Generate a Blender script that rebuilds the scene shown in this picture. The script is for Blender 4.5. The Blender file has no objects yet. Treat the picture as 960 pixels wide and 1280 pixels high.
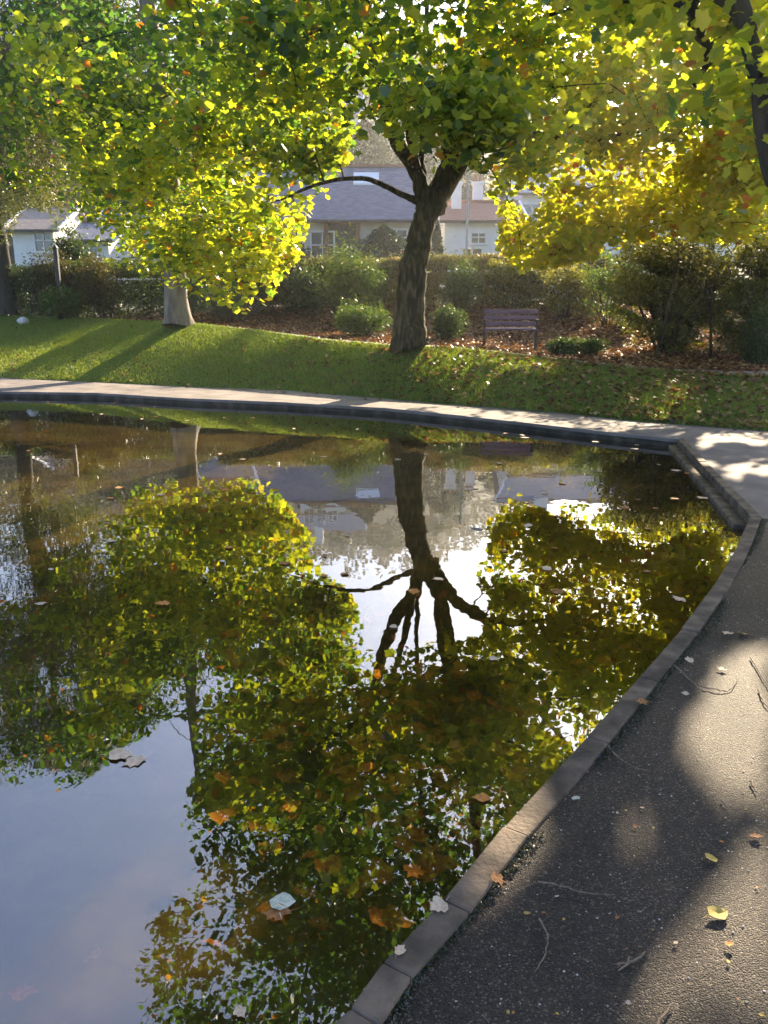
import bpy, bmesh, math, random
import numpy as np
from mathutils import Vector, Matrix, geometry
C = bpy.context.scene.collection
R = math.radians
rng = np.random.default_rng(11); random.seed(5)

# ------------------------------------------------------------------ camera, sky, sun, exposure
PITCH = R(14.2); F = 1010.0; H = 1.8
cd = bpy.data.cameras.new('camera'); cam = bpy.data.objects.new('camera', cd); C.objects.link(cam)
cam.location = (0, 0, H); cam.rotation_euler = (math.pi/2 - PITCH, 0, 0)
cd.sensor_fit = 'VERTICAL'; cd.sensor_height = 24; cd.lens = 24*F/1280
cd.clip_start = .05; cd.clip_end = 3000
bpy.context.scene.camera = cam
SUN_AZ, SUN_EL = R(27), R(24)          # azimuth clockwise from +Y
w = bpy.data.worlds.new('World'); bpy.context.scene.world = w; w.use_nodes = True
nt = w.node_tree; bg = nt.nodes['Background']; bg.inputs[1].default_value = .072
sky = nt.nodes.new('ShaderNodeTexSky'); sky.sky_type = 'NISHITA'; sky.sun_disc = False
sky.sun_elevation = SUN_EL; sky.sun_rotation = SUN_AZ; sky.dust_density = 1.1; sky.air_density = 1.0; sky.ozone_density = 4
tc = nt.nodes.new('ShaderNodeTexCoord'); mp = nt.nodes.new('ShaderNodeMapping'); mp.inputs['Scale'].default_value = (1, 1.6, 3)
nz = nt.nodes.new('ShaderNodeTexNoise'); nz.inputs['Scale'].default_value = 2.2; nz.inputs['Detail'].default_value = 7
cr = nt.nodes.new('ShaderNodeValToRGB'); cr.color_ramp.elements[0].position = .3; cr.color_ramp.elements[1].position = .8
cr.color_ramp.elements[1].color = (.16, .16, .16, 1)
mx = nt.nodes.new('ShaderNodeMix'); mx.data_type = 'RGBA'; mx.inputs['B'].default_value = (3.4, 3.6, 8.6, 1)
nt.links.new(tc.outputs['Generated'], mp.inputs[0]); nt.links.new(mp.outputs[0], nz.inputs[0]); nt.links.new(nz.outputs['Fac'], cr.inputs[0])
nt.links.new(cr.outputs[0], mx.inputs['Factor']); nt.links.new(sky.outputs[0], mx.inputs['A']); nt.links.new(mx.outputs['Result'], bg.inputs[0])
sl = bpy.data.lights.new('sun', 'SUN'); sl.energy = 5; sl.angle = R(.5); sl.color = (1, .82, .57)
so = bpy.data.objects.new('sun', sl); C.objects.link(so); so.rotation_euler = (math.pi/2 - SUN_EL, 0, -SUN_AZ + math.pi)
so.rotation_euler = Vector((-math.sin(SUN_AZ)*math.cos(SUN_EL), -math.cos(SUN_AZ)*math.cos(SUN_EL), -math.sin(SUN_EL))).to_track_quat('-Z', 'Y').to_euler()
vs = bpy.context.scene.view_settings; vs.view_transform = 'Standard'; vs.look = 'None'; vs.exposure = 2.35; vs.gamma = 1
cy = bpy.context.scene.cycles; cy.max_bounces = 8; cy.diffuse_bounces = 4; cy.glossy_bounces = 3; cy.transmission_bounces = 5
cy.transparent_max_bounces = 12; cy.sample_clamp_indirect = 6; cy.use_denoising = True; cy.caustics_reflective = False

# ------------------------------------------------------------------ helpers
cp, sp = math.cos(PITCH), math.sin(PITCH)
def ray(px, py):
    u, v = (px-480)/F, (640-py)/F
    return np.array((u, cp+v*sp, -sp+v*cp))
def P(px, py, Y):                       # place of a pixel at forward distance Y
    d = ray(px, py); t = Y/d[1]; return np.array((d[0]*t, Y, H+d[2]*t))
def PR(px, py, Y):                      # the same seen mirrored in the water (z = 0)
    d = ray(px, py); t = Y/d[1]; return np.array((d[0]*t, Y, -H-d[2]*t))
def G(px, py, z=.10):                   # pixel on a level
    d = ray(px, py); t = (z-H)/d[2]; return np.array((d[0]*t, d[1]*t, z))
def proj(p, mirror=False):
    x, y, z = p[..., 0], p[..., 1], p[..., 2]
    z = (-z if mirror else z) - H
    f = y*cp - z*sp; u = y*sp + z*cp
    return 480+F*x/f, 640-F*u/f
def inpoly(x, y, poly):
    x, y = np.asarray(x, float), np.asarray(y, float); c = np.zeros(x.shape, bool); n = len(poly); j = n-1
    for i in range(n):
        xi, yi, xj, yj = *poly[i][:2], *poly[j][:2]
        if yi != yj: c ^= ((yi > y) != (yj > y)) & (x < (xj-xi)*(y-yi)/(yj-yi)+xi)
        j = i
    return c
def tag(o, label=None, cat=None, group=None, kind=None):
    for k, v in (('label', label), ('category', cat), ('group', group), ('kind', kind)):
        if v: o[k] = v
    return o
def empty(name, loc=(0, 0, 0), rz=0):
    o = bpy.data.objects.new(name, None); C.objects.link(o); o.location = loc; o.rotation_euler = (0, 0, rz); o.empty_display_size = .2; return o
def link(name, me, mat, parent=None):
    if mat: me.materials.append(mat)
    o = bpy.data.objects.new(name, me); C.objects.link(o); o.parent = parent; return o
def npmesh(name, V, sizes, idx, mat, parent=None, attr=None, smooth=False):
    """V (n,3); sizes: verts per face; idx: flat loop indices; attr: per-face floats"""
    me = bpy.data.meshes.new(name); me.vertices.add(len(V)); me.vertices.foreach_set('co', np.asarray(V, np.float32).ravel())
    me.loops.add(len(idx)); me.loops.foreach_set('vertex_index', np.asarray(idx, np.int32))
    sizes = np.asarray(sizes, np.int32); me.polygons.add(len(sizes))
    st = np.concatenate(([0], np.cumsum(sizes)[:-1])).astype(np.int32)
    me.polygons.foreach_set('loop_start', st); me.polygons.foreach_set('loop_total', sizes)
    if smooth: me.polygons.foreach_set('use_smooth', np.ones(len(sizes), bool))
    me.update(calc_edges=True)
    if attr is not None:
        a = me.attributes.new('rnd', 'FLOAT', 'FACE'); a.data.foreach_set('value', np.asarray(attr, np.float32))
    me.validate()
    return link(name, me, mat, parent)
def bmobj(name, bm, mat, parent=None, bevel=0, smooth=False):
    bmesh.ops.recalc_face_normals(bm, faces=bm.faces)
    me = bpy.data.meshes.new(name); bm.to_mesh(me); bm.free()
    o = link(name, me, mat, parent)
    if bevel:
        m = o.modifiers.new('bevel', 'BEVEL'); m.width = bevel; m.segments = 2; m.limit_method = 'ANGLE'
    if smooth:
        for p in me.polygons: p.use_smooth = True
    return o
def box(bm, c, s, rz=0, rx=0, ry=0):
    M = Matrix.Translation(c) @ Matrix.Rotation(rz, 4, 'Z') @ Matrix.Rotation(ry, 4, 'Y') @ Matrix.Rotation(rx, 4, 'X') @ Matrix.Diagonal((*s, 1))
    bmesh.ops.create_cube(bm, size=1, matrix=M)
def poly(bm, pts):
    bm.faces.new([bm.verts.new(p) for p in pts])
def prism(bm, prof, y0, y1, axis='y'):
    def q(a, b, t): return (a, t, b) if axis == 'y' else (t, a, b)
    A = [bm.verts.new(q(a, b, y0)) for a, b in prof]; B = [bm.verts.new(q(a, b, y1)) for a, b in prof]
    bm.faces.new(A); bm.faces.new(B[::-1]); n = len(prof)
    for i in range(n): bm.faces.new((A[i], A[(i+1) % n], B[(i+1) % n], B[i]))

# ------------------------------------------------------------------ materials
def newmat(name):
    m = bpy.data.materials.new(name); m.use_nodes = True; n = m.node_tree.nodes; return m, n, m.node_tree.links, n['Principled BSDF']
def mat(name, c1, c2=None, scale=8, rough=.75, bump=0, bscale=None, metal=0, spec=.4, detail=6, c3=None, stretch=(1, 1, 1), p0=.35, p1=.65, bdist=.02):
    m, n, l, b = newmat(name)
    b.inputs['Roughness'].default_value = rough; b.inputs['Metallic'].default_value = metal; b.inputs['Specular IOR Level'].default_value = spec
    b.inputs['Base Color'].default_value = (*c1, 1)
    t = n.new('ShaderNodeTexCoord'); mpp = n.new('ShaderNodeMapping'); mpp.inputs['Scale'].default_value = stretch; l.new(t.outputs['Object'], mpp.inputs[0])
    if c2:
        nz = n.new('ShaderNodeTexNoise'); nz.inputs['Scale'].default_value = scale; nz.inputs['Detail'].default_value = detail; l.new(mpp.outputs[0], nz.inputs[0])
        cr = n.new('ShaderNodeValToRGB'); e = cr.color_ramp.elements; e[0].position = p0; e[1].position = p1; e[0].color = (*c1, 1); e[1].color = (*c2, 1)
        if c3: k = e.new((p0+p1)/2); k.color = (*c3, 1)
        l.new(nz.outputs['Fac'], cr.inputs[0]); l.new(cr.outputs[0], b.inputs['Base Color'])
    if bump:
        nb = n.new('ShaderNodeTexNoise'); nb.inputs['Scale'].default_value = bscale or scale*3; nb.inputs['Detail'].default_value = 5; l.new(mpp.outputs[0], nb.inputs[0])
        bp = n.new('ShaderNodeBump'); bp.inputs['Strength'].default_value = bump; bp.inputs['Distance'].default_value = bdist
        l.new(nb.outputs['Fac'], bp.inputs['Height']); l.new(bp.outputs[0], b.inputs['Normal'])
    return m
def leafmat(name, stops, trans=.5, tgain=(1.5, 1.45, .7), gloss=.06, grough=.4):
    """stops: [(pos, (r,g,b))] reflected colour by the leaf's own random number; light coming through is yellower"""
    m, n, l, b = newmat(name); n.remove(b); out = n['Material Output']
    a = n.new('ShaderNodeAttribute'); a.attribute_name = 'rnd'
    cr = n.new('ShaderNodeValToRGB'); e = cr.color_ramp.elements
    while len(e) > 1: e.remove(e[0])
    e[0].position, e[0].color = stops[0][0], (*stops[0][1], 1)
    for p, c in stops[1:]: k = e.new(p); k.color = (*c, 1)
    l.new(a.outputs['Fac'], cr.inputs[0])
    d = n.new('ShaderNodeBsdfDiffuse'); t = n.new('ShaderNodeBsdfTranslucent'); g = n.new('ShaderNodeBsdfGlossy'); g.inputs['Roughness'].default_value = grough
    mu = n.new('ShaderNodeMix'); mu.data_type = 'RGBA'; mu.blend_type = 'MULTIPLY'; mu.inputs['Factor'].default_value = 1; mu.clamp_result = False
    mu.inputs['B'].default_value = (*tgain, 1); l.new(cr.outputs[0], mu.inputs['A'])
    l.new(cr.outputs[0], d.inputs[0]); l.new(mu.outputs['Result'], t.inputs[0])
    m1 = n.new('ShaderNodeMixShader'); m1.inputs[0].default_value = trans; l.new(d.outputs[0], m1.inputs[1]); l.new(t.outputs[0], m1.inputs[2])
    m2 = n.new('ShaderNodeMixShader'); m2.inputs[0].default_value = gloss; l.new(m1.outputs[0], m2.inputs[1]); l.new(g.outputs[0], m2.inputs[2])
    l.new(m2.outputs[0], out.inputs[0]); return m

M = {}
M['bark'] = mat('bark', (.035, .026, .016), (.14, .11, .06), 14, .9, 1, 26, stretch=(1, 1, .22), c3=(.06, .055, .024), bdist=.09, p0=.38, p1=.62, detail=10)
M['bark_pale'] = mat('bark_pale', (.15, .12, .10), (.30, .25, .20), 6, .85, .6, 20, stretch=(1, 1, .3), bdist=.04)
M['bark_dark'] = mat('bark_dark', (.03, .024, .02), (.07, .06, .045), 8, .9, .7, 20, stretch=(1, 1, .3))
M['maple'] = leafmat('maple_leaf', [(0, (.045, .10, .035)), (.3, (.09, .16, .03)), (.52, (.25, .29, .035)), (.80, (.41, .42, .045)), (.94, (.45, .38, .045)), (.965, (.44, .20, .03)), (1, (.36, .10, .03))], .6, (2.0, 2.05, .6), .07)
M['maple_yellow'] = leafmat('maple_leaf_turning', [(0, (.14, .22, .03)), (.3, (.32, .36, .035)), (.75, (.46, .46, .045)), (.93, (.46, .42, .05)), (.96, (.46, .26, .04)), (1, (.40, .14, .03))], .6, (1.9, 1.9, .6), .06)
M['fine'] = leafmat('fine_leaf', [(0, (.05, .085, .03)), (.5, (.12, .14, .04)), (1, (.24, .20, .07))], .45, (1.5, 1.4, .7), .08)
M['green'] = leafmat('green_leaf', [(0, (.022, .05, .018)), (.6, (.05, .09, .026)), (1, (.10, .13, .03))], .35, (1.6, 1.5, .6), .05)
M['lime'] = leafmat('lime_leaf', [(0, (.04, .085, .02)), (.6, (.09, .15, .03)), (1, (.18, .19, .04))], .4, (1.4, 1.4, .6), .05)
M['grey'] = leafmat('grey_leaf', [(0, (.05, .075, .05)), (.6, (.10, .13, .09)), (1, (.19, .20, .14))], .3, (1.3, 1.3, .7), .05)
M['hedge'] = leafmat('hedge_leaf', [(0, (.05, .07, .025)), (.5, (.11, .13, .045)), (.8, (.18, .16, .07)), (1, (.22, .13, .08))], .4, (1.4, 1.3, .6), .05)
M['sungold_bush'] = leafmat('sungold_bush_leaf', [(0, (.05, .065, .02)), (.45, (.12, .14, .035)), (1, (.30, .29, .06))], .45, (1.8, 1.6, .6), .05)  # yellow end of the ramp paints sunlit bush tops
M['brownbush'] = leafmat('olive_leaf', [(0, (.04, .045, .02)), (.5, (.085, .085, .035)), (1, (.16, .14, .05))], .4, (1.6, 1.4, .6), .04)
M['conifer'] = leafmat('conifer_leaf', [(0, (.018, .045, .028)), (1, (.05, .095, .05))], .2, (1.2, 1.2, .6), .03)
M['far'] = leafmat('far_leaf_greyed', [(0, (.045, .06, .045)), (.6, (.08, .095, .06)), (1, (.13, .12, .08))], .25, (1.2, 1.2, .7), .03)  # greyed so distance haze is painted into the leaf colour
M['blade'] = leafmat('grass_blade', [(0, (.10, .16, .03)), (.6, (.19, .26, .045)), (1, (.34, .34, .09))], .5, (1.6, 1.5, .5), .04)
M['litter'] = leafmat('dry_leaf', [(0, (.07, .035, .018)), (.4, (.17, .08, .035)), (.75, (.30, .15, .06)), (.93, (.42, .28, .12)), (1, (.5, .38, .2))], .25, (1.2, 1.0, .7), .05)
M['grass'] = mat('grass_ground', (.07, .12, .028), (.15, .20, .045), 3.5, .9, .8, 40, c3=(.10, .155, .03))
M['bed'] = mat('leafy_soil', (.035, .022, .014), (.12, .065, .035), 12, .95, .9, 30, c3=(.07, .04, .022))
M['path'] = mat('path_concrete', (.14, .12, .115), (.235, .20, .185), 2.5, .85, .35, 60)
M['backpath'] = mat('back_path', (.15, .13, .12), (.25, .21, .18), 5, .9, .4, 40)
M['kerb'] = mat('kerb_concrete', (.055, .040, .027), (.19, .14, .095), 7, .85, .6, 55, c3=(.11, .082, .056), bdist=.008)
M['wall'] = mat('wet_wall', (.02, .018, .013), (.075, .065, .05), 5, .7, .5, 30, c3=(.035, .032, .02))
M['floor'] = mat('pond_bed', (.055, .046, .016), (.20, .165, .05), 1.6, .95, .5, 14, c3=(.11, .092, .03), detail=8)
M['road'] = mat('road_asphalt', (.045, .045, .048), (.07, .07, .072), 6, .9)
M['slate'] = mat('slate', (.13, .13, .165), (.21, .21, .25), 3, .6, .4, 30, stretch=(1, 1, 3))
M['slate2'] = mat('slate_pale', (.20, .21, .26), (.29, .30, .35), 3, .55, .3, 30)
M['tile'] = mat('red_tile', (.25, .12, .08), (.34, .18, .12), 8, .8)
M['render'] = mat('white_render', (.74, .74, .76), (.82, .82, .82), 2, .85)
M['cream'] = mat('cream_render', (.62, .58, .50), (.70, .66, .58), 2, .85)
M['stone'] = mat('stone_wall', (.25, .20, .16), (.38, .31, .25), 5, .9)
M['wood'] = mat('brown_timber', (.16, .08, .04), (.26, .13, .06), 9, .7, stretch=(6, 6, 1))
M['whitepaint'] = mat('white_frame', (.8, .8, .8), rough=.4)
M['glass'] = mat('window_glass', (.05, .07, .10), rough=.05, spec=.9)
M['skylight'] = mat('skylight_glass', (.75, .78, .8), rough=.15, spec=1)
M['bench'] = mat('bench_slat', (.10, .07, .15), (.19, .14, .27), 12, .6, .4, 30, stretch=(.3, 3, 3))
M['iron'] = mat('dark_iron', (.025, .022, .022), (.05, .04, .035), 20, .5)
M['car'] = mat('car_paint', (.72, .73, .75), rough=.22, spec=.7)
M['tyre'] = mat('tyre', (.02, .02, .02), rough=.9)
M['rim'] = mat('rim', (.5, .5, .52), rough=.3, metal=.9)
M['lampgrey'] = mat('lamp_post_grey', (.32, .33, .33), (.4, .4, .4), 10, .5)
M['paint_dark'] = mat('post_paint', (.03, .035, .04), (.05, .05, .055), 10, .6)
M['palestone'] = mat('pale_stone', (.5, .48, .5), (.65, .62, .62), 12, .8, .5, 30)
M['twig'] = mat('twig_bark', (.13, .09, .06), (.26, .19, .13), 60, .8)
M['grit'] = mat('pale_grit', (.35, .32, .29), (.6, .57, .52), 40, .8)
def asphalt():
    m, n, l, b = newmat('asphalt'); t = n.new('ShaderNodeTexCoord')
    vo = n.new('ShaderNodeTexVoronoi'); vo.inputs['Scale'].default_value = 210; l.new(t.outputs['Object'], vo.inputs['Vector'])
    cr = n.new('ShaderNodeValToRGB'); e = cr.color_ramp.elements; e[0].color = (.018, .015, .0135, 1); e[1].color = (.05, .041, .034, 1)
    k = e.new(.86); k.color = (.05, .043, .035, 1); k = e.new(.975); k.color = (.17, .145, .115, 1)
    sx = n.new('ShaderNodeSeparateColor'); l.new(vo.outputs['Color'], sx.inputs[0]); l.new(sx.outputs[0], cr.inputs[0])
    e[len(e)-1].position = 1
    nz = n.new('ShaderNodeTexNoise'); nz.inputs['Scale'].default_value = 2.6; nz.inputs['Detail'].default_value = 12; nz.inputs['Roughness'].default_value = .68; l.new(t.outputs['Object'], nz.inputs[0])
    c2 = n.new('ShaderNodeValToRGB'); c2.color_ramp.elements[0].position = .3; c2.color_ramp.elements[0].color = (.55, .55, .56, 1); c2.color_ramp.elements[1].position = .72; c2.color_ramp.elements[1].color = (1.6, 1.4, 1.2, 1)
    l.new(nz.outputs['Fac'], c2.inputs[0])
    mu = n.new('ShaderNodeMix'); mu.data_type = 'RGBA'; mu.blend_type = 'MULTIPLY'; mu.inputs['Factor'].default_value = 1
    l.new(cr.outputs[0], mu.inputs['A']); l.new(c2.outputs[0], mu.inputs['B']); l.new(mu.outputs['Result'], b.inputs['Base Color'])
    b.inputs['Roughness'].default_value = .62; b.inputs['Specular IOR Level'].default_value = .22
    bp = n.new('ShaderNodeBump'); bp.inputs['Strength'].default_value = 1; bp.inputs['Distance'].default_value = .0045; bp.invert = True
    l.new(vo.outputs['Distance'], bp.inputs['Height']); l.new(bp.outputs[0], b.inputs['Normal']); return m
M['asphalt'] = asphalt()
def water():
    m, n, l, b = newmat('pond_water'); n.remove(b); out = n['Material Output']; t = n.new('ShaderNodeTexCoord')
    nz = n.new('ShaderNodeTexNoise'); nz.inputs['Scale'].default_value = 2.6; nz.inputs['Detail'].default_value = 2.5; l.new(t.outputs['Object'], nz.inputs[0])
    bp = n.new('ShaderNodeBump'); bp.inputs['Strength'].default_value = .10; bp.inputs['Distance'].default_value = .010; l.new(nz.outputs['Fac'], bp.inputs['Height'])
    fr = n.new('ShaderNodeFresnel'); fr.inputs['IOR'].default_value = 1.42; l.new(bp.outputs[0], fr.inputs['Normal'])
    mr = n.new('ShaderNodeMapRange'); mr.inputs['To Min'].default_value = .165; l.new(fr.outputs[0], mr.inputs['Value'])
    g = n.new('ShaderNodeBsdfGlossy'); g.inputs['Roughness'].default_value = 0; g.inputs['Color'].default_value = (1, 1, 1, 1); l.new(bp.outputs[0], g.inputs['Normal'])
    tr = n.new('ShaderNodeBsdfTransparent'); tr.inputs[0].default_value = (.50, .43, .25, 1)
    mx = n.new('ShaderNodeMixShader'); ge = n.new('ShaderNodeNewGeometry'); bf = n.new('ShaderNodeMix'); bf.inputs['B'].default_value = .12; l.new(ge.outputs['Backfacing'], bf.inputs['Factor']); l.new(mr.outputs[0], bf.inputs['A'])
    l.new(bf.outputs[0], mx.inputs[0]); l.new(tr.outputs[0], mx.inputs[1]); l.new(g.outputs[0], mx.inputs[2]); l.new(mx.outputs[0], out.inputs[0]); return m
M['water'] = water()

# ------------------------------------------------------------------ terrain
KERB = .085
inner_px = [(0, 490), (120, 492), (240, 499), (360, 504), (480, 511), (580, 521), (680, 532), (760, 541), (847, 550), (938, 648),
            (918, 693), (893, 735), (852, 790), (800, 850), (735, 925), (630, 1040), (555, 1133), (480, 1212), (440, 1268)]
IN = [G(*p)[:2] for p in inner_px]
NB = len(IN)
IN = IN + [np.array(p) for p in ((-1.35, .2), (-3.2, -1.8), (-6, -3.6), (-11, -3.5), (-16, 1), (-16.5, 11), (-12.5, 16.2))]
def offset(pts, d):
    n = len(pts); o = []
    for i in range(n):
        a, b, c = pts[i-1], pts[i], pts[(i+1) % n]
        e1 = (b-a)/np.linalg.norm(b-a); e2 = (c-b)/np.linalg.norm(c-b)
        n1, n2 = np.array((-e1[1], e1[0])), np.array((-e2[1], e2[0]))
        k = n1+n2; k /= np.linalg.norm(k); o.append(b + k*d/max(.5, k @ n1))
    return o
OUT = offset(IN, KERB)
Hxy = lambda px, py, z=.11: G(px, py, z)
L0 = [G(*p, .11) for p in ((0, 472), (120, 477), (240, 483), (360, 488), (480, 498), (600, 508), (700, 516), (800, 526), (960, 538))]
L1 = [P(*p) for p in ((0, 394, 27.5), (110, 398, 26), (240, 404, 22.5), (330, 414, 20.3), (400, 424, 18.8), (480, 431, 17.6), (560, 434, 17.4), (640, 442, 16.8), (720, 452, 16), (800, 460, 15.2), (880, 466, 14.6), (960, 470, 14))]
L2 = [p + np.array((0, 1.5, -.03)) for p in L1]
def fn(L):
    xs = np.array([p[0] for p in L]); ys = np.array([p[1] for p in L]); zs = np.array([p[2] for p in L])
    return lambda x: (np.interp(x, xs, ys), np.interp(x, xs, zs))
f0, f1, f2 = fn(L0), fn(L1), fn(L2)
def hash2(x, y, s):
    return np.sin(x*s+1.3)*np.cos(y*s*1.13+.4)*.5 + np.sin(x*s*.47+y*s*.61)*.5
def hillz(x, y):
    t = np.clip((y-50)/110, 0, 3)
    amp = np.interp(x/np.maximum(y, 1), [-.6, -.2, .05, .16, .3, .6], [30, 43, 45, 34, 15, 9])
    return 3 + amp*(np.clip(t, 0, 1)**1.05) + 2.0*hash2(x, y, .06)*np.clip(t*3, 0, 1)
def ground(x, y):
    x, y = np.asarray(x, float), np.asarray(y, float)
    (y0, z0), (y1, z1), (y2, z2) = f0(x), f1(x), f2(x)
    yh = 26.8 + 2.8*np.clip(-(x+2)/8, 0, 1); zh = 1.85
    z = np.full(x.shape, .10)
    t = np.clip((y-y0)/(y1-y0), 0, 1); z = np.where(y > y0, .11+(z1-.11)*(t*1.25-.25*t*t), z)
    z = z + np.where((y > y0) & (y < y1), .03*hash2(x, y, 1.3)*np.clip(t*(1-t)*4, 0, 1), 0)
    z = np.where(y > y1, z1+(z2-z1)*np.clip((y-y1)/1.5, 0, 1), z)
    t = np.clip((y-y2)/(yh-y2), 0, 1); z = np.where(y > y2, z2+(zh-z2)*t**1.9, z)
    z = np.where(y > yh, zh+(.75)*np.clip((y-30)/10, 0, 1), z)
    return np.where(y > 50, hillz(x, y), z+np.where(y > 42, .4*np.clip((y-42)/8, 0, 1), 0))

gx = np.concatenate((np.linspace(-60, -20, 21), np.arange(-19.5, 19.6, .5), np.linspace(21, 60, 20)))
gy = np.concatenate((np.linspace(-30, -2, 12), np.arange(-1, 30, .5), np.arange(30, 51, 2)))
pts = []
lines = []
OUTv = np.array(OUT)
def seglist(L, z=False):
    o = [np.array((-60., L[0][1]))] + [np.array(p[:2]) for p in L] + [np.array((60., L[-1][1]))]; r = []
    for a, b in zip(o[:-1], o[1:]):
        k = max(1, int(np.linalg.norm(b-a)/1.0)); r += [a+(b-a)*i/k for i in range(k)]
    return r+[o[-1]]
edges = []
def addline(ps, close=False):
    s = len(pts); pts.extend([tuple(map(float, p)) for p in ps]); n = len(ps)
    edges.extend([(s+i, s+(i+1) % n) for i in range(n if close else n-1)])
addline(OUT, True)
for L in (L0, L1, L2): addline(seglist(L))
corner = OUT[9]; brk = [corner+np.array((.05, .03)), np.array((9., 7.2)), np.array((60., 7.2))]
addline(brk)
LN = np.array(pts)
X, Y = np.meshgrid(gx, gy); X = X.ravel()+rng.uniform(-.07, .07, X.size); Y = Y.ravel()+rng.uniform(-.07, .07, Y.size)
keep = np.array([np.min((LN[:, 0]-x)**2+(LN[:, 1]-y)**2) > .03 for x, y in zip(X, Y)]) & ~inpoly(X, Y, OUT)
pts += list(zip(X[keep].tolist(), Y[keep].tolist()))
res = geometry.delaunay_2d_cdt([Vector(p) for p in pts], edges, [], 0, 1e-4)
V2 = np.array([(v.x, v.y) for v in res[0]]); T = np.array([f for f in res[2] if len(f) == 3])
cen = V2[T].mean(1); Z = ground(V2[:, 0], V2[:, 1])
inp = inpoly(cen[:, 0], cen[:, 1], OUT)
yb = np.interp(cen[:, 0], [b[0] for b in brk], [b[1] for b in brk])
c0, c1, c2 = f0(cen[:, 0])[0], f1(cen[:, 0])[0], f2(cen[:, 0])[0]
onpath = (cen[:, 1] < c0) & ~inp
near = onpath & (((cen[:, 1] < yb) & (cen[:, 0] > -8)) | (cen[:, 1] < 0))
def sub(name, mask, m, dz=0):
    f = T[mask]; u, inv = np.unique(f, return_inverse=True)
    VV = np.column_stack((V2[u], Z[u]+dz)); o = npmesh(name, VV, np.full(len(f), 3), inv.reshape(-1), m, smooth=True); tag(o, kind='structure')
    return o
sub('asphalt_path', near, M['asphalt']); sub('pond_path', onpath & ~near, M['path'])
sub('grass_bank', (cen[:, 1] >= c0) & (cen[:, 1] < c1), M['grass'])
sub('back_path', (cen[:, 1] >= c1) & (cen[:, 1] < c2), M['backpath'])
sub('planting_bed', (cen[:, 1] >= c2) & (cen[:, 1] < 28.5), M['bed'])
sub('street', (cen[:, 1] >= 28.5) & (cen[:, 1] < 35) & (cen[:, 1] >= c2), M['road'])
sub('house_ground', (cen[:, 1] >= 35), M['grass'])
# hillside and far ground
n1, n2 = 90, 60
hx = np.linspace(-260, 260, n1); hy = 49.8+np.linspace(0, 1, n2)**1.5*350
HX, HY = np.meshgrid(hx, hy); HZ = hillz(HX, HY)
idx = np.arange(n1*n2).reshape(n2, n1)
q = np.stack((idx[:-1, :-1], idx[:-1, 1:], idx[1:, 1:], idx[1:, :-1]), -1).reshape(-1, 4)
tag(npmesh('hill', np.column_stack((HX.ravel(), HY.ravel(), HZ.ravel())), np.full(len(q), 4), q.ravel(), mat('hill_ground', (.025, .04, .02), (.05, .062, .032), .15, .95), smooth=True), kind='structure')
bm = bmesh.new(); poly(bm, [(-1500, -1500, -1.2), (1500, -1500, -1.2), (1500, 1500, -1.2), (-1500, 1500, -1.2)])
tag(bmobj('ground', bm, M['grass']), kind='structure')
# pond: floor, walls, water
bm = bmesh.new(); bmesh.ops.create_grid(bm, x_segments=70, y_segments=70, size=11)
for v in bm.verts:
    v.co = Vector((v.co.x*1.0-6.5, v.co.y+7, 0)); v.co.z = -.34+.035*float(hash2(v.co.x, v.co.y, 1.7))+.02*float(hash2(v.co.x, v.co.y, 5.1))
tag(bmobj('pond_floor', bm, M['floor'], smooth=True), kind='structure')
IN2 = offset(IN, -.004)
bm = bmesh.new(); poly(bm, [(p[0], p[1], 0) for p in offset(IN, .02)]); bmesh.ops.triangulate(bm, faces=bm.faces)
wo = bmobj('water', bm, M['water'])
if wo.data.polygons[0].normal.z < 0: wo.data.flip_normals(); tag(wo, kind='structure')
bm = bmesh.new(); n = len(IN)
for i in range(n):
    j = (i+1) % n; a, b, c, d = IN[i], IN[j], offset(IN, .25)[j], offset(IN, .25)[i]
    poly(bm, [(*a, .07), (*b, .07), (*b, -.5), (*a, -.5)]); poly(bm, [(*a, .07), (*b, .07), (*c, .07), (*d, .07)])
tag(bmobj('pond_wall', bm, M['wall']), kind='structure')
# kerb stones: straight lengths with open joints along the whole rim
def rim(name, i0, i1, z0, z1, off0, off1, m, L=.92, gap=.008, jit=.004, bevel=.006):
    A, B = offset(IN, off0), offset(IN, off1); bm = bmesh.new()
    for i in range(i0, i1):
        j = (i+1) % n; ln = np.linalg.norm(IN[j]-IN[i]); k = max(1, round(ln/L))
        for s in range(k):
            t0, t1 = s/k+gap/ln/2*(s > 0), (s+1)/k-gap/ln/2*(s < k-1); dz = rng.uniform(-jit, jit)
            q = [A[i]+(A[j]-A[i])*t0, A[i]+(A[j]-A[i])*t1, B[i]+(B[j]-B[i])*t1, B[i]+(B[j]-B[i])*t0]
            lo = [bm.verts.new((*p, z0)) for p in q]; hi = [bm.verts.new((*p, z1+dz)) for p in q]
            bm.faces.new(lo[::-1]); bm.faces.new(hi)
            for e in range(4): bm.faces.new((lo[e], lo[(e+1) % 4], hi[(e+1) % 4], hi[e]))
    return tag(bmobj(name, bm, m, bevel=bevel), kind='structure')
rim('kerb', 8, n, .02, .120, -.005, KERB, M['kerb'], gap=.014, jit=.005, bevel=.009)
rim('far_kerb', 0, 8, .066, .116, -.012, KERB+.003, M['path'], L=1.2)
rim('pond_ledge', 8, 9, -.1, .045, -.12, -.003, M['kerb'], L=9, bevel=.01)

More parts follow.
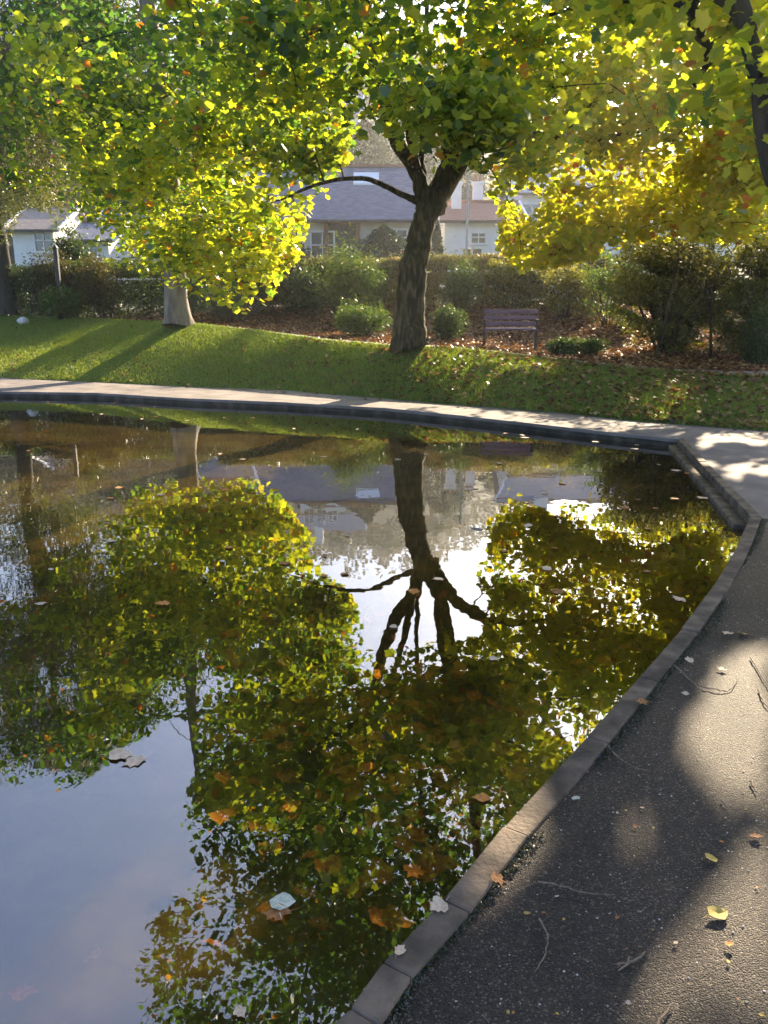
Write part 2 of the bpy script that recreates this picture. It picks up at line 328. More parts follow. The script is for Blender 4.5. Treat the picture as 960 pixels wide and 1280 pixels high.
# ------------------------------------------------------------------ foliage and tree makers
MAPLE = np.array([(0, -.48), (.09, -.40), (.30, -.42), (.34, -.26), (.30, -.14), (.44, -.06), (.50, .14), (.34, .14), (.22, .22), (.20, .38), (.02, .55), (-.14, .40), (-.22, .20), (-.36, .20), (-.49, .10), (-.40, -.06), (-.33, -.16), (-.38, -.34), (-.22, -.40), (-.08, -.40)])
RAG = np.array([(0, -.46), (.16, -.40), (.24, -.28), (.36, -.20), (.40, .0), (.31, .12), (.33, .27), (.15, .36), (.03, .52), (-.13, .36), (-.30, .30), (-.29, .12), (-.41, .02), (-.34, -.22), (-.20, -.30), (-.14, -.42)])
OVAL = np.array([(0, -.5), (.2, -.2), (.22, .12), (0, .52), (-.22, .12), (-.2, -.2)])
SLIM = np.array([(0, -.5), (.1, 0), (0, .55), (-.1, 0)])
BEECH = np.array([(0, -.5), (.25, -.3), (.34, .05), (.18, .35), (0, .52), (-.2, .33), (-.33, .05), (-.24, -.3)])
def leaves(name, pos, size, tmpl, matl, parent, rnd, nrm=None, up=.6, curl=.35, origin=(0, 0, 0)):
    n = len(pos); k = len(tmpl)
    if nrm is None:
        nrm = rng.normal(size=(n, 3)); nrm[:, 2] = np.abs(nrm[:, 2])+up
    nrm = nrm/np.linalg.norm(nrm, axis=1, keepdims=True)
    a = rng.normal(size=(n, 3)); a -= (a*nrm).sum(1)[:, None]*nrm; a /= np.linalg.norm(a, axis=1, keepdims=True); b = np.cross(nrm, a)
    s = np.broadcast_to(size, (n,))*rng.uniform(.65, 1.2, n); cu = curl*rng.uniform(-.4, 1.2, n)
    lx, ly = tmpl[:, 0], tmpl[:, 1]
    V = pos[:, None]-np.array(origin) + s[:, None, None]*(a[:, None]*lx[None, :, None]+b[:, None]*ly[None, :, None] - nrm[:, None]*((lx**2+.5*ly**2)[None]*cu[:, None])[:, :, None])
    return npmesh(name, V.reshape(-1, 3), np.full(n, k), np.arange(n*k), matl, parent, attr=np.clip(rnd, 0, 1))
def tubes(name, chains, matl, parent, origin=(0, 0, 0), flare=None):
    """chains: list of (points, radii, sides); one mesh"""
    Vs, Fs, b = [], [], 0
    for pts_, rad, sd in chains:
        p = np.asarray(pts_, float)-np.array(origin); r = np.asarray(rad, float); m = len(p)
        t = np.gradient(p, axis=0); t /= np.linalg.norm(t, axis=1, keepdims=True)+1e-9
        ref = np.array((1., 0, 0)) if abs(t[0][0]) < .8 else np.array((0, 1., 0))
        u = np.cross(t, ref); u /= np.linalg.norm(u, axis=1, keepdims=True)+1e-9; v = np.cross(t, u)
        ang = np.arange(sd)/sd*2*np.pi
        rr = r[:, None]*np.ones(sd)
        if sd >= 14:
            rr = rr*(1+.05*np.sin(ang*3+p[:, 2:3]*.9)+.035*np.sin(ang*5-p[:, 2:3]*1.7)+rng.normal(0, .012, (m, sd)))
            if flare: rr = rr*(1+flare*np.exp(-(p[:, 2:3]-p[0, 2])/.28)*(1+.35*np.sin(ang*4+1)))
        V = p[:, None]+rr[..., None]*(u[:, None]*np.cos(ang)[None, :, None]+v[:, None]*np.sin(ang)[None, :, None])
        Vs.append(V.reshape(-1, 3)); ii = np.arange(m*sd).reshape(m, sd)+b
        f = np.stack((ii[:-1], np.roll(ii[:-1], -1, 1), np.roll(ii[1:], -1, 1), ii[1:]), -1).reshape(-1, 4); Fs.append(f); b += m*sd
    F_ = np.concatenate(Fs); return npmesh(name, np.concatenate(Vs), np.full(len(F_), 4), F_.ravel(), matl, parent, smooth=True)
def smooth_path(pts_, k=5, wob=0.0):
    p = np.asarray(pts_, float); o = []
    for i in range(len(p)-1):
        p0, p1, p2, p3 = p[max(i-1, 0)], p[i], p[i+1], p[min(i+2, len(p)-1)]
        for s in range(k):
            t = s/k; o.append(.5*((2*p1)+(-p0+p2)*t+(2*p0-5*p1+4*p2-p3)*t*t+(-p0+3*p1-3*p2+p3)*t**3))
    o.append(p[-1]); o = np.array(o)
    if wob: o[1:-1, :3] += rng.normal(0, wob, (len(o)-2, 3))
    return o
def tree(name, label, base, mains, clumps, leafm, barkm, lsize, per, sig, tmpl, cat='tree', group=None, bias=None, droop=0, twig=.012, flare=.35, flat=.6, up=.6, nrmfn=None, yel=0, lim=None, red=.022):
    """mains: list of polylines with (x,y,z,r); clumps (n,3) branch ends; every clump is joined to the nearest wood, then leafed"""
    root = tag(empty(name, base), label, cat, group)
    chains = []; nodes = []; nr = []
    for m_ in mains:
        q = smooth_path([a[:4] for a in m_], 6); q4 = q; sd = 18 if q4[0, 3] > .12 else 9
        chains.append((q4[:, :3]+np.column_stack((rng.normal(0, .015, (len(q4), 2)), np.zeros(len(q4)))), np.maximum(q4[:, 3], .012), sd))
        st = 0 if m_ is not mains[0] else int(len(q4)*.6)
        for a in q4[st:]: nodes.append(a[:3]); nr.append(a[3])
    base0 = np.array(mains[0][-1][:3])
    if lim is limit: clumps = clumps[sunny(clumps, .25)]
    order = np.argsort(np.linalg.norm(clumps-base0, axis=1)); nodes = [np.array(a) for a in nodes]
    for ci in order:
        c = clumps[ci]; N = np.array(nodes); d = np.linalg.norm(N-c, axis=1)+.35*np.linalg.norm(N-base0, axis=1)*.5
        k = int(np.argmin(d)); s = N[k]; L = np.linalg.norm(c-s)
        if L < .05: continue
        r0 = min(nr[k]*.7, .012+.018*L); k_ = max(3, int(L/.5)+2); t = np.linspace(0, 1, k_)[:, None]
        pth = s+(c-s)*t; pth[:, 2] += (np.sin(t[:, 0]*np.pi)*L*.10*(1 if droop <= 0 else 1.6)); pth[1:-1] += rng.normal(0, .035*min(L, 2), (k_-2, 3))
        rad = np.linspace(max(r0, .010), .007 if L < 1.5 else .010, k_)
        chains.append((pth, rad, 5))
        for a, b_ in zip(pth[1:], rad[1:]): nodes.append(a); nr.append(b_)
    tubes('trunk', chains, barkm, root, origin=base, flare=flare)
    n = len(clumps); nn = rng.poisson(per, n); own = np.repeat(np.arange(n), nn); tot = len(own)
    sg = sig*rng.uniform(.6, 1.3, n)[own]
    off = rng.normal(size=(tot, 3)); off /= np.linalg.norm(off, axis=1, keepdims=True)+1e-9; off *= rng.uniform(0, 1.9, (tot, 1))**.7
    off *= sg[:, None]; off[:, 2] *= flat
    if droop: off[:, 2] -= rng.exponential(droop, tot)
    pos = clumps[own]+off
    cb = rng.uniform(-.22, .22, n)+(bias(clumps) if bias is not None else 0)
    rnd = .42+yel+cb[own]+rng.normal(0, .17, tot)
    hot = rng.random(tot) < red; rnd = np.where(hot, rng.uniform(.955, 1, tot), np.minimum(rnd, .93))
    if lim is not None:
        kk = lim(pos); pos, rnd = pos[kk], rnd[kk]
    leaves('crown', pos, lsize, tmpl, leafm, root, rnd, up=up, origin=base)
    return root
def in_px_poly(n, poly_, Y0, Y1, mirror=False):
    xs = [p[0] for p in poly_]; ys = [p[1] for p in poly_]; o = []
    while len(o) < n:
        x, y = random.uniform(min(xs), max(xs)), random.uniform(min(ys), max(ys))
        if inpoly(x, y, poly_): o.append((PR if mirror else P)(x, y, random.uniform(Y0, Y1)))
    return np.array(o)
def shell(n, c, r, lo=.62, zmin=None):
    v = rng.normal(size=(n*3, 3)); v /= np.linalg.norm(v, axis=1, keepdims=True); v *= rng.uniform(lo, 1, (n*3, 1))
    v *= 1+.16*np.sin(v[:, :1]*5+v[:, 1:2]*3)+.12*np.sin(v[:, 2:]*6+v[:, :1]*4)
    p = np.array(c)+v*np.array(r)
    if zmin is not None: p = p[p[:, 2] > zmin]
    return p[:n]
# views kept open between the crowns (seen over the bank and in the pond)
OPEN_D = [[(392, 330), (392, 262), (440, 222), (462, 205), (458, 172), (478, 160), (505, 205), (600, 225), (622, 262), (622, 335)],
          [(0, 425), (0, 335), (18, 285), (30, 262), (62, 265), (66, 310), (135, 330), (190, 350), (215, 372), (300, 392), (340, 388), (378, 320), (392, 262), (392, 400), (400, 425)],
          [(610, 300), (650, 340), (745, 325), (810, 300), (960, 305), (960, 425), (560, 425), (560, 320)],
          [(640, 250), (660, 232), (678, 250), (665, 275)]]
OPEN_M = [[(0, 500), (960, 500), (960, 600), (790, 640), (600, 612), (588, 640), (556, 700), (610, 745), (604, 800), (560, 800), (560, 715), (545, 800), (480, 815), (452, 780), (440, 745), (400, 680), (375, 655), (340, 600), (0, 590)],
          [(0, 1000), (90, 990), (150, 940), (212, 905), (235, 900), (245, 960), (225, 1030), (245, 1100), (180, 1160), (160, 1290), (0, 1290)]]
def free(p, margin=True):
    k = np.ones(len(p), bool)
    x, y = proj(p)
    for q_ in OPEN_D: k &= ~inpoly(x, y, q_)
    x, y = proj(p, True)
    for q_ in OPEN_M: k &= ~inpoly(x, y, q_)
    return k

SD = np.array((math.sin(SUN_AZ)*math.cos(SUN_EL), math.cos(SUN_AZ)*math.cos(SUN_EL), math.sin(SUN_EL)))
LIT = [[(835, 900), (890, 830), (915, 800), (975, 790), (975, 1010), (905, 1015), (850, 965)], [(758, 1000), (820, 968), (850, 1075), (800, 1125), (750, 1080)], [(990, 1010), (1000, 1340), (670, 1340), (800, 1180), (880, 1080)],
       [(560, 1075), (670, 990), (735, 1040), (625, 1180), (545, 1150)], [(490, 1000), (590, 930), (680, 980), (620, 1090), (530, 1100)], [(270, 870), (380, 820), (480, 870), (410, 940), (300, 930)],
       [(-20, 408), (240, 414), (420, 434), (500, 446), (300, 452), (200, 446), (-20, 446)], [(-20, 452), (200, 455), (260, 478), (-20, 470)], [(540, 440), (720, 460), (700, 472), (560, 464)], [(890, 475), (940, 475), (930, 520), (880, 510)], [(120, 930), (200, 930), (200, 970), (120, 970)]]
_lr = random.Random(4)
for k in range(30):
    cx_, cy_ = _lr.uniform(560, 965), _lr.uniform(0, 1); cy_ = 505+(cx_-560)*.09+cy_*(28 if cx_ < 840 else 75); w_, h_ = _lr.uniform(10, 26), _lr.uniform(5, 11)
    LIT.append([(cx_+w_*math.cos(a_)*_lr.uniform(.7, 1.2), cy_+h_*math.sin(a_)) for a_ in (0, 1.05, 2.1, 3.14, 4.2, 5.2)])
SHADE = [([(640, 700), (975, 640), (975, 780), (880, 790), (810, 890), (770, 975), (690, 990)], 60), ([(560, 1180), (700, 1010), (765, 990), (770, 1110), (840, 1085), (835, 1180), (730, 1290), (430, 1290)], 60), ([(835, 985), (880, 1010), (890, 1090), (845, 1170)], 10)]
def sunny(p, keepfrac=.004):  # leaves cut out of the crowns so sun patches land on LIT areas
    k = np.ones(len(p), bool); zl = np.full(len(p), .5)
    for _ in range(3):
        g = p-SD*((p[:, 2]-zl)/SD[2])[:, None]; zl = ground(g[:, 0], g[:, 1])
    g = p-SD*((p[:, 2]-zl)/SD[2])[:, None]; g[:, 2] = zl; ok_ = (g[:, 1] > .6) & (p[:, 2] > 1.6); x, y = proj(g)
    wob = np.clip((y-560)/500, 0, 1)*13; x = x+wob*hash2(g[:, 0], g[:, 1], 6.5); y = y+wob*hash2(g[:, 1]+3, g[:, 0], 5.3)
    for q_ in LIT: k &= ~(inpoly(x, y, q_) & ok_ & (rng.random(len(p)) > keepfrac))
    return k
def shade_clumps(SH=SHADE, z0=4.6, z1=7.2):  # leaf clumps added up the sun's line to shade chosen ground
    o = []
    for q_, n_ in SH:
        xs = [a[0] for a in q_]; ys = [a[1] for a in q_]; c_ = 0
        while c_ < n_:
            x, y = random.uniform(min(xs), max(xs)), random.uniform(min(ys), max(ys))
            if inpoly(x, y, q_): c_ += 1; g = G(x, y, .1 if SH is SHADE else .5); o.append(g+SD*((random.uniform(z0, z1)-g[2])/SD[2]))
    return np.array(o)
def limit(p): return free(p) & sunny(p)
# ---- the maple on the bank
b1 = P(513, 431, 17.2); fork = PR(533, 697, 17.2)
m1 = [(*b1[:2], b1[2]-.1, .33), (*P(511, 400, 17.2), .305), (*P(514, 350, 17.2), .285), (*P(524, 300, 17.2), .25), (*P(535, 262, 17.2), .235), (*P(540, 240, 17.2), .27)]
la = [(*P(534, 268, 17.2), .16), (*P(521, 215, 17.0), .14), (*PR(492, 780, 16.7), .14), (*PR(470, 850, 16.3), .11), (-1.4, 16, 11.5, .07), (-2, 15.6, 14, .03)]
lb = [(*P(541, 262, 17.2), .19), (*P(560, 205, 17.2), .16), (*PR(560, 800, 16.9), .15), (2.1, 16.6, 9.5, .13), (2.2, 16.2, 13, .07), (2.0, 16, 16, .03)]
lc = [(*P(545, 250, 17.2), .18), (*P(590, 190, 17.5), .12), (*PR(606, 775, 17.7), .09), (4, 17.8, 8, .07), (5.6, 17.4, 9.8, .03)]
ld = [(*P(532, 250, 17.1), .09), (*PR(521, 760, 17), .06), (*PR(522, 830, 16.4), .045), (.9, 15.8, 10.5, .03)]
le = [(*P(522, 252, 17.1), .08), (*P(505, 244, 17.0), .062), (*P(480, 232, 16.9), .055), (*P(452, 223, 16.8), .045), (*P(405, 228, 16.7), .035), (*P(350, 250, 16.7), .02)]
lf = [(*P(556, 215, 17.2), .10), (*P(640, 170, 17), .07), (*P(730, 175, 16.8), .05), (*P(820, 160, 16.6), .025)]
lg = [(*P(521, 215, 17.0), .09), (*P(500, 120, 15.6), .06), (*P(450, 60, 14), .045), (*P(380, 30, 13), .025)]
lh = [(*P(555, 215, 17.0), .09), (*P(570, 120, 15.4), .06), (*P(640, 40, 14), .04), (*P(720, 10, 12.8), .02)]
cl = np.concatenate((
    in_px_poly(85, [(60, 80), (430, 60), (455, 200), (440, 225), (390, 262), (375, 330), (325, 382), (215, 355), (170, 320), (120, 230), (60, 190)], 16.3, 18.6),
    in_px_poly(42, [(780, 100), (1040, 60), (1040, 300), (800, 296)], 15, 18), in_px_poly(118, [(600, 60), (1040, 0), (1040, 292), (880, 292), (800, 290), (742, 322), (650, 335), (612, 300), (630, 240), (600, 190)], 16.4, 18.6),
    in_px_poly(22, [(200, 300), (350, 290), (372, 335), (325, 380), (215, 355)], 16.8, 18.4), in_px_poly(20, [(610, 270), (760, 270), (745, 322), (650, 335)], 16.6, 18.4),
    in_px_poly(18, [(480, 110), (655, 100), (640, 205), (590, 215), (545, 190), (500, 160)], 10.8, 12.3), in_px_poly(58, [(180, -40), (820, -40), (780, 40), (640, 120), (585, 180), (560, 130), (500, 130), (440, 150), (300, 120)], 11, 14.5),
    in_px_poly(70, [(590, 615), (790, 642), (1000, 610), (980, 720), (850, 830), (700, 900), (600, 830), (560, 705)], 16, 18.4, True),
    shell(360, (1.1, 16.8, 9.9), (7.0, 6.9, 7.8), .55, 4.4), shell(300, (1.1, 16.8, 10.5), (6.8, 6.7, 7.2), .4, 8.5)))
cl = cl[free(cl) & ~((cl[:, 1] > 18.7) & (cl[:, 2] < 9.8))]
yb1 = lambda p: -.52*np.clip((p[:, 2]-6.5)/3, 0, 1)+.28*np.clip((p[:, 0]-1)/4, -.3, 1)+.14*np.clip((5.5-p[:, 2])/3, -.4, 1)*np.clip(np.abs(p[:, 0]-1)/3, 0, 1)  # upper leaves coloured dark to paint shade, right side yellow to paint glow
tree('maple_tree', 'spreading maple with thick mossy trunk forking in two, turning yellow, on grass bank beside bench', b1, [m1, la, lb, lc, ld, le, lf, lg, lh], cl, M['maple'], M['bark'], .155, 90, .62, MAPLE, bias=yb1, lim=limit, yel=.13)
# ---- left tree with the pale trunk
b2 = P(222, 404, 22.3)
m2 = [(*b2[:2], b2[2]-.1, .33), (b2[0]+.02, b2[1], b2[2]+1.0, .29), (b2[0]+.05, b2[1], b2[2]+2.6, .27), (b2[0]-.1, b2[1], 6.5, .26), (b2[0]-.3, b2[1], 10, .15), (b2[0]-.2, b2[1], 13.5, .04)]
cl = np.concatenate((shell(330, (b2[0]-.2, b2[1]-.3, 9.0), (5.2, 4.6, 5.5), .45, 4.0), in_px_poly(80, [(60, 60), (250, 60), (300, 300), (200, 345), (110, 250)], 21, 24.5)))
cl = cl[free(cl)]
tree('broadleaf_tree', 'green tree with pale flared trunk standing at the left end of grass bank', b2, [m2], cl, M['maple'], M['bark_pale'], .17, 75, .6, BEECH, lim=limit, yel=.0, flare=.3, bias=lambda p: -.34*np.clip((p[:, 2]-5.5)/3, 0, 1))  # leaf colour darkened with height, painting shade for the pond reflection
# ---- far left dark tree, hanging fine foliage
b3 = P(10, 388, 27.5)
m3 = [(*b3[:2], b3[2]-.1, .30), (b3[0], b3[1], b3[2]+1.5, .24), (b3[0]-.05, b3[1], 6, .22), (b3[0]+.2, b3[1], 10, .16), (b3[0], b3[1], 15, .04)]
m3b = [(b3[0]-.05, b3[1], 5.5, .12), (b3[0]+1.2, b3[1]-.5, 8.5, .08), (b3[0]+2.4, b3[1]-1, 11.5, .03)]
cl = np.concatenate((shell(330, (b3[0]+.3, b3[1], 11), (5.6, 4.2, 6.2), .3, 5.0), in_px_poly(120, [(-60, -30), (190, -30), (150, 120), (70, 250), (-40, 270)], 24, 28)))
cl = cl[free(cl)]
tree('weeping_tree', 'tree with slim dark trunk and fine drooping foliage at far left edge', b3, [m3, m3b], cl, M['fine'], M['bark_dark'], .16, 330, .55, SLIM, droop=.45, lim=limit, flat=.8, up=.1)
# ---- overhanging tree by the near path, trunk just outside the picture
b4 = np.array((4.05, 6.0, .10))
m4 = [(4.05, 6.0, .1, .30), (4.0, 6.02, 1.4, .25), (3.85, 6.05, 2.6, .24), (3.6, 6.1, 3.4, .2)]
m4a = [(3.75, 6.08, 2.9, .11), (*P(985, 230, 6.1), .085), (*P(952, 120, 6.1), .07), (*P(918, -10, 6.2), .06), (1.9, 6.9, 6.2, .07), (.8, 7.2, 7.6, .03)]
m4b = [(3.6, 6.1, 3.4, .17), (3.9, 6.6, 5, .14), (4.3, 7.1, 7.5, .09), (4.2, 7.4, 9.5, .04)]
m4c = [(3.7, 6.1, 3.3, .10), (3.6, 5.0, 4.5, .08), (3.2, 3.8, 5.6, .06), (2.6, 2.8, 6.2, .03)]
m4d = [(*P(930, 30, 6.15), .05), (*P(885, -15, 6.4), .045), (*P(868, 20, 6.6), .04), (*P(884, 70, 6.8), .03), (*P(868, 110, 7), .012)]
cl = np.concatenate((in_px_poly(34, [(700, -60), (960, -60), (1010, 60), (1010, 300), (970, 250), (950, 150), (860, 60), (760, 20)], 5.6, 9), shell(190, (3.9, 6.2, 6.9), (3.9, 4.6, 3.0), .4, 4.3)))
cl = cl[free(cl)]
tree('overhanging_tree', 'near tree whose dark limb and leaves hang into the top right corner', b4, [m4, m4a, m4b, m4c, m4d], cl, M['maple'], M['bark_dark'], .12, 75, .42, MAPLE, lim=limit, yel=.24)
# ---- trees added beyond the right edge for the shade they cast
for i, (x, y, h, r, lab) in enumerate(((17, 33.5, 8.5, 3.0, 'leafy tree added far behind the right end of bank to shade it'), (21.5, 36, 9, 3.4, 'leafy tree added farthest to the right behind hedge for shade'))):
    z = float(ground(x, y)); b5 = np.array((x, y, z))
    m5 = [(x, y, z-.1, .24), (x+.1, y, z+2, .2), (x, y+.1, z+5, .14), (x+.1, y, z+h*.8, .03)]
    cl = shell(110, (x, y, z+h*.62), (r, r, h*.38), .4, z+3.4); cl = cl[free(cl)]
    tree('bank_shade_tree', lab, b5, [m5], cl, M['maple'], M['bark'], .17, 60, .55, BEECH, lim=limit)

x, y = 9.6, 25; z = float(ground(x, y)); cl = np.concatenate((shell(50, (x, y, 4.9), (4.4, 1.8, 1.5), .2, 3.3), in_px_poly(55, [(730, 240), (980, 220), (980, 288), (740, 296)], 23.5, 26), shade_clumps([([(590, 472), (960, 492), (960, 540), (800, 528), (640, 505)], 60)], 4.0, 5.6)))  # last clumps added towards the sun to shade the bank
cl = cl[free(cl)]
tree('small_maple_tree', 'low glowing yellow maple in front of the long white house, crown extended to shade the bank', (x, y, z), [[(x, y, z-.1, .13), (x+.1, y, z+1.2, .11), (x, y, 4.0, .08), (x+.1, y, 5.8, .02)]], cl, M['maple_yellow'], M['bark'], .15, 60, .4, MAPLE, lim=limit, yel=.1)
x, y = 9.8, 15.5; z = float(ground(x, y)); b5 = np.array((x, y, z)); cl = np.concatenate((shade_clumps(), shell(30, (x, y, 6.6), (2.8, 2.8, 2.2), .3, 4)))
print('shade clumps', cl.min(0), cl.max(0))
tree('path_shade_tree', 'leafy tree added on the bank beyond the right edge of the picture to shade the asphalt', b5, [[(x, y, z-.1, .24), (x-.1, y, z+2, .2), (x-.2, y+.1, z+4.2, .15), (x-.5, y+.3, z+6.6, .05)], [(x-.15, y, z+3, .12), (x-2, y-.2, z+4.6, .08), (x-3.6, y-.3, z+5.6, .03)]], cl, M['maple'], M['bark'], .17, 75, .45, MAPLE, lim=limit, yel=.08)  # added tree, crown shaped to throw shade on the near path

# ------------------------------------------------------------------ shrubs and hedge
def shrub(name, label, px, pyb, pyt, wpx, Y, leafm, ls, n, tmpl=OVAL, cat='shrub', dy=.7, up=.3, group=None, spiky=0, yel=.0, stems=9, stemr=.012, open_=None, lobes=6, gap=0):
    c = P(px, pyb, Y); top = P(px, pyt, Y)[2]; W = wpx/2*Y/ (F*ray(px, pyb)[1]); gz = float(ground(c[0], Y)); hgt = max(top-gz, .25)
    base = (c[0], Y, gz); root = tag(empty(name, base), label, cat, group)
    # overlapping lobes of different size
    lc = np.column_stack((rng.uniform(-.55, .55, lobes)*W, rng.uniform(-.5, .5, lobes)*dy, rng.uniform(.35, .62, lobes)*hgt)); lc[0] = (0, 0, .5*hgt)
    lr = np.column_stack((rng.uniform(.4, .6, lobes)*W, rng.uniform(.5, .8, lobes)*dy, rng.uniform(.36, .46, lobes)*hgt)); lr[0] = (.85*W, dy, .52*hgt)
    own = rng.integers(0, lobes, n); v = rng.normal(size=(n, 3)); v /= np.linalg.norm(v, axis=1, keepdims=True)
    v *= (rng.uniform(0, 1, (n, 1))**.4)*(1+.18*np.sin(v[:, :1]*9+own[:, None])*np.cos(v[:, 2:]*8))
    pos = lc[own]+v*lr[own]
    if spiky: pos[:, 2] += rng.exponential(spiky, n)*(rng.random(n) < .35)
    pos[:, 2] = np.clip(pos[:, 2], .03, None)
    if gap:
        g_ = hash2(pos[:, 0]*1.3+pos[:, 2]*2.2, pos[:, 2]*1.9, 3.1)+.5*hash2(pos[:, 0], pos[:, 1], 8); pos = pos[g_ > -gap]
    rnd = .4+yel+.18*hash2(pos[:, 0], pos[:, 2], 4)+rng.normal(0, .2, len(pos))+.25*(pos[:, 2]/hgt-.5)  # leaf tone lightens with height, painting sunlit tops
    nrm = rng.normal(size=(len(pos), 3)); nrm[:, 2] = np.abs(nrm[:, 2])+up
    ch = []
    for k in range(stems):
        a = rng.uniform(-1, 1)*W*.4; e = np.array((a*1.8+rng.normal(0, .15), rng.uniform(-.5, .5)*dy, hgt*rng.uniform(.5, .85)))
        ch.append((smooth_path([(a*.4, rng.uniform(-.1, .1), -.05), (a, e[1]*.5, hgt*.3), e], 4, .01), np.linspace(stemr*1.5, stemr*.5, 9), 5))
    tubes('stem', ch, M['bark_dark'] if stemr < .03 else M['bark'], root)
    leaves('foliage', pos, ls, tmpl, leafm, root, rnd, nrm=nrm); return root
hx0, hx1 = P(265, 380, 27)[0], P(760, 380, 27)[0]
def hedge(name, label, x0, x1, y, top, n, depth=.75, matl=None):
    gz = float(ground((x0+x1)/2, y)); root = tag(empty(name, ((x0+x1)/2, y, gz)), label, 'hedge'); w2 = (x1-x0)/2
    pos = np.column_stack((rng.uniform(-w2, w2, n), rng.uniform(-depth, depth, n), rng.uniform(.0, 1, n)**.85*(top-gz)))
    pos[:, 2] += (.10*hash2(pos[:, 0], pos[:, 1], 2.3)+.10*hash2(pos[:, 0], pos[:, 1], .8))*(pos[:, 2] > .7*(top-gz)); pos[:, 2] += (rng.random(n) < .04)*rng.exponential(.10, n)
    face = np.abs(pos[:, 1])/depth; pos = pos[(face > .45) | (pos[:, 2] > .75*(top-gz)) | (rng.random(n) < .4)]
    g_ = hash2(pos[:, 0]*1.1, pos[:, 2]*2.5, 3.3)+.4*hash2(pos[:, 0], pos[:, 2], 9); pos = pos[(g_ > -.85) | (pos[:, 2] > .75*(top-gz))]
    lowgap = (pos[:, 2] < .5*(top-gz)) & (hash2(pos[:, 0], pos[:, 2]*.5, 5.2) > .8); pos = pos[~lowgap]
    ch = []
    for k in range(int(w2*2/.35)):
        a = -w2+.35*k+rng.uniform(-.1, .1); e = (a+rng.normal(0, .3), rng.uniform(-.4, .4), (top-gz)*.85); ch.append((smooth_path([(a, 0, -.05), (a+rng.normal(0, .08), 0, .5), e], 3), np.linspace(.022, .008, 7), 5))
    tubes('stem', ch, M['bark_dark'], root)
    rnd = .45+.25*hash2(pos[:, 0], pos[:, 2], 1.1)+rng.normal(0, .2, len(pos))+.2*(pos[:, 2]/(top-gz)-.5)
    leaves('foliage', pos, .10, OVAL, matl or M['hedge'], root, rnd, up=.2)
hedge('hedge', 'long rough hedge turning brown on top, behind the bench', hx0, hx1, 27, 3.34, 90000)
hedge('hedge', 'rough dark hedge between slim dark post and far left trunk', P(-60, 380, 29.5)[0], hx0-.2, 28.0, 3.2, 55000, matl=M['green'])
shrub('shrub', 'tall loose yellow green shrub left of the big maple trunk', 430, 425, 308, 105, 24.5, M['lime'], .13, 9000, SLIM, spiky=.22, yel=.15)
shrub('shrub', 'low bright green feathery shrub at the foot of the maple', 455, 430, 382, 85, 21.3, M['lime'], .12, 5000, SLIM, spiky=.10, yel=-.02)
shrub('shrub', 'small rounded green shrub between maple trunk and bench', 558, 436, 380, 50, 20.8, M['green'], .08, 4000, OVAL, yel=.1)
shrub('shrub', 'spreading grey green shrub right of the pale flared trunk', 292, 412, 358, 110, 24.6, M['grey'], .10, 8000, SLIM, spiky=.10)
shrub('shrub', 'dark rounded shrub just above the grey green shrub', 335, 400, 325, 80, 26.0, M['green'], .09, 6000)
shrub('shrub', 'pale silvery shrub behind the pale flared trunk', 235, 392, 322, 80, 26.3, M['grey'], .09, 6000, spiky=.1, yel=.1)
shrub('shrub', 'dark brownish shrub beside the slim dark post', 132, 388, 318, 70, 26.6, M['brownbush'], .08, 6000)
shrub('shrub', 'dense dark shrub next to the far left trunk', 62, 384, 310, 80, 27.0, M['brownbush'], .08, 7000, yel=-.1)
shrub('shrub', 'low fresh green shrub on leafy bed at far left', 78, 388, 355, 50, 26.0, M['lime'], .10, 2500, yel=-.1)
shrub('ground_cover_shrub', 'low glossy green mound right of the bench', 718, 447, 421, 82, 18.6, M['green'], .07, 5000, dy=.4, yel=.1, stems=4)
shrub('large_bush', 'wide olive bush with pale leaning stems right of the bench', 835, 448, 288, 190, 19.4, M['sungold_bush'], .10, 46000, dy=1.4, stems=16, stemr=.03, gap=.42, lobes=13, spiky=.12)
shrub('large_bush', 'tall dark bush at the right edge of the bank', 955, 462, 284, 160, 17.9, M['sungold_bush'], .10, 34000, dy=1.2, stems=12, stemr=.03, gap=.42, lobes=11, spiky=.12, yel=-.05)
shrub('shrub', 'sunlit yellow green shrub top between hedge and olive bush', 760, 430, 312, 90, 23.5, M['lime'], .09, 9000, gap=.3, yel=.12)
shrub('shrub', 'small fern green shrub in front of the dark right bush', 950, 465, 375, 60, 16.6, M['green'], .08, 4500, yel=.1)
shrub('shrub', 'loose straw green shrub breaking the hedge line above the bench', 640, 400, 318, 90, 25.6, M['sungold_bush'], .10, 6500, spiky=.16, gap=.5)
shrub('shrub', 'thin golden shrub between the bench and the olive bush', 705, 405, 326, 70, 24.8, M['sungold_bush'], .10, 5000, spiky=.16, gap=.45, yel=.1)
shrub('shrub', 'feathery green shrub just right of the maple trunk, against hedge', 575, 405, 326, 60, 25.4, M['lime'], .11, 4500, SLIM, spiky=.16, yel=-.05)
shrub('shrub', 'dark loose shrub left of the tall yellow green shrub', 375, 405, 335, 60, 25.6, M['green'], .10, 5000, spiky=.15, gap=.5)
shrub('shrub', 'tall leafy shrub screening the gabled cottage at far left', 95, 372, 282, 70, 28.8, M['green'], .12, 6500, spiky=.15, gap=.5, yel=.1)
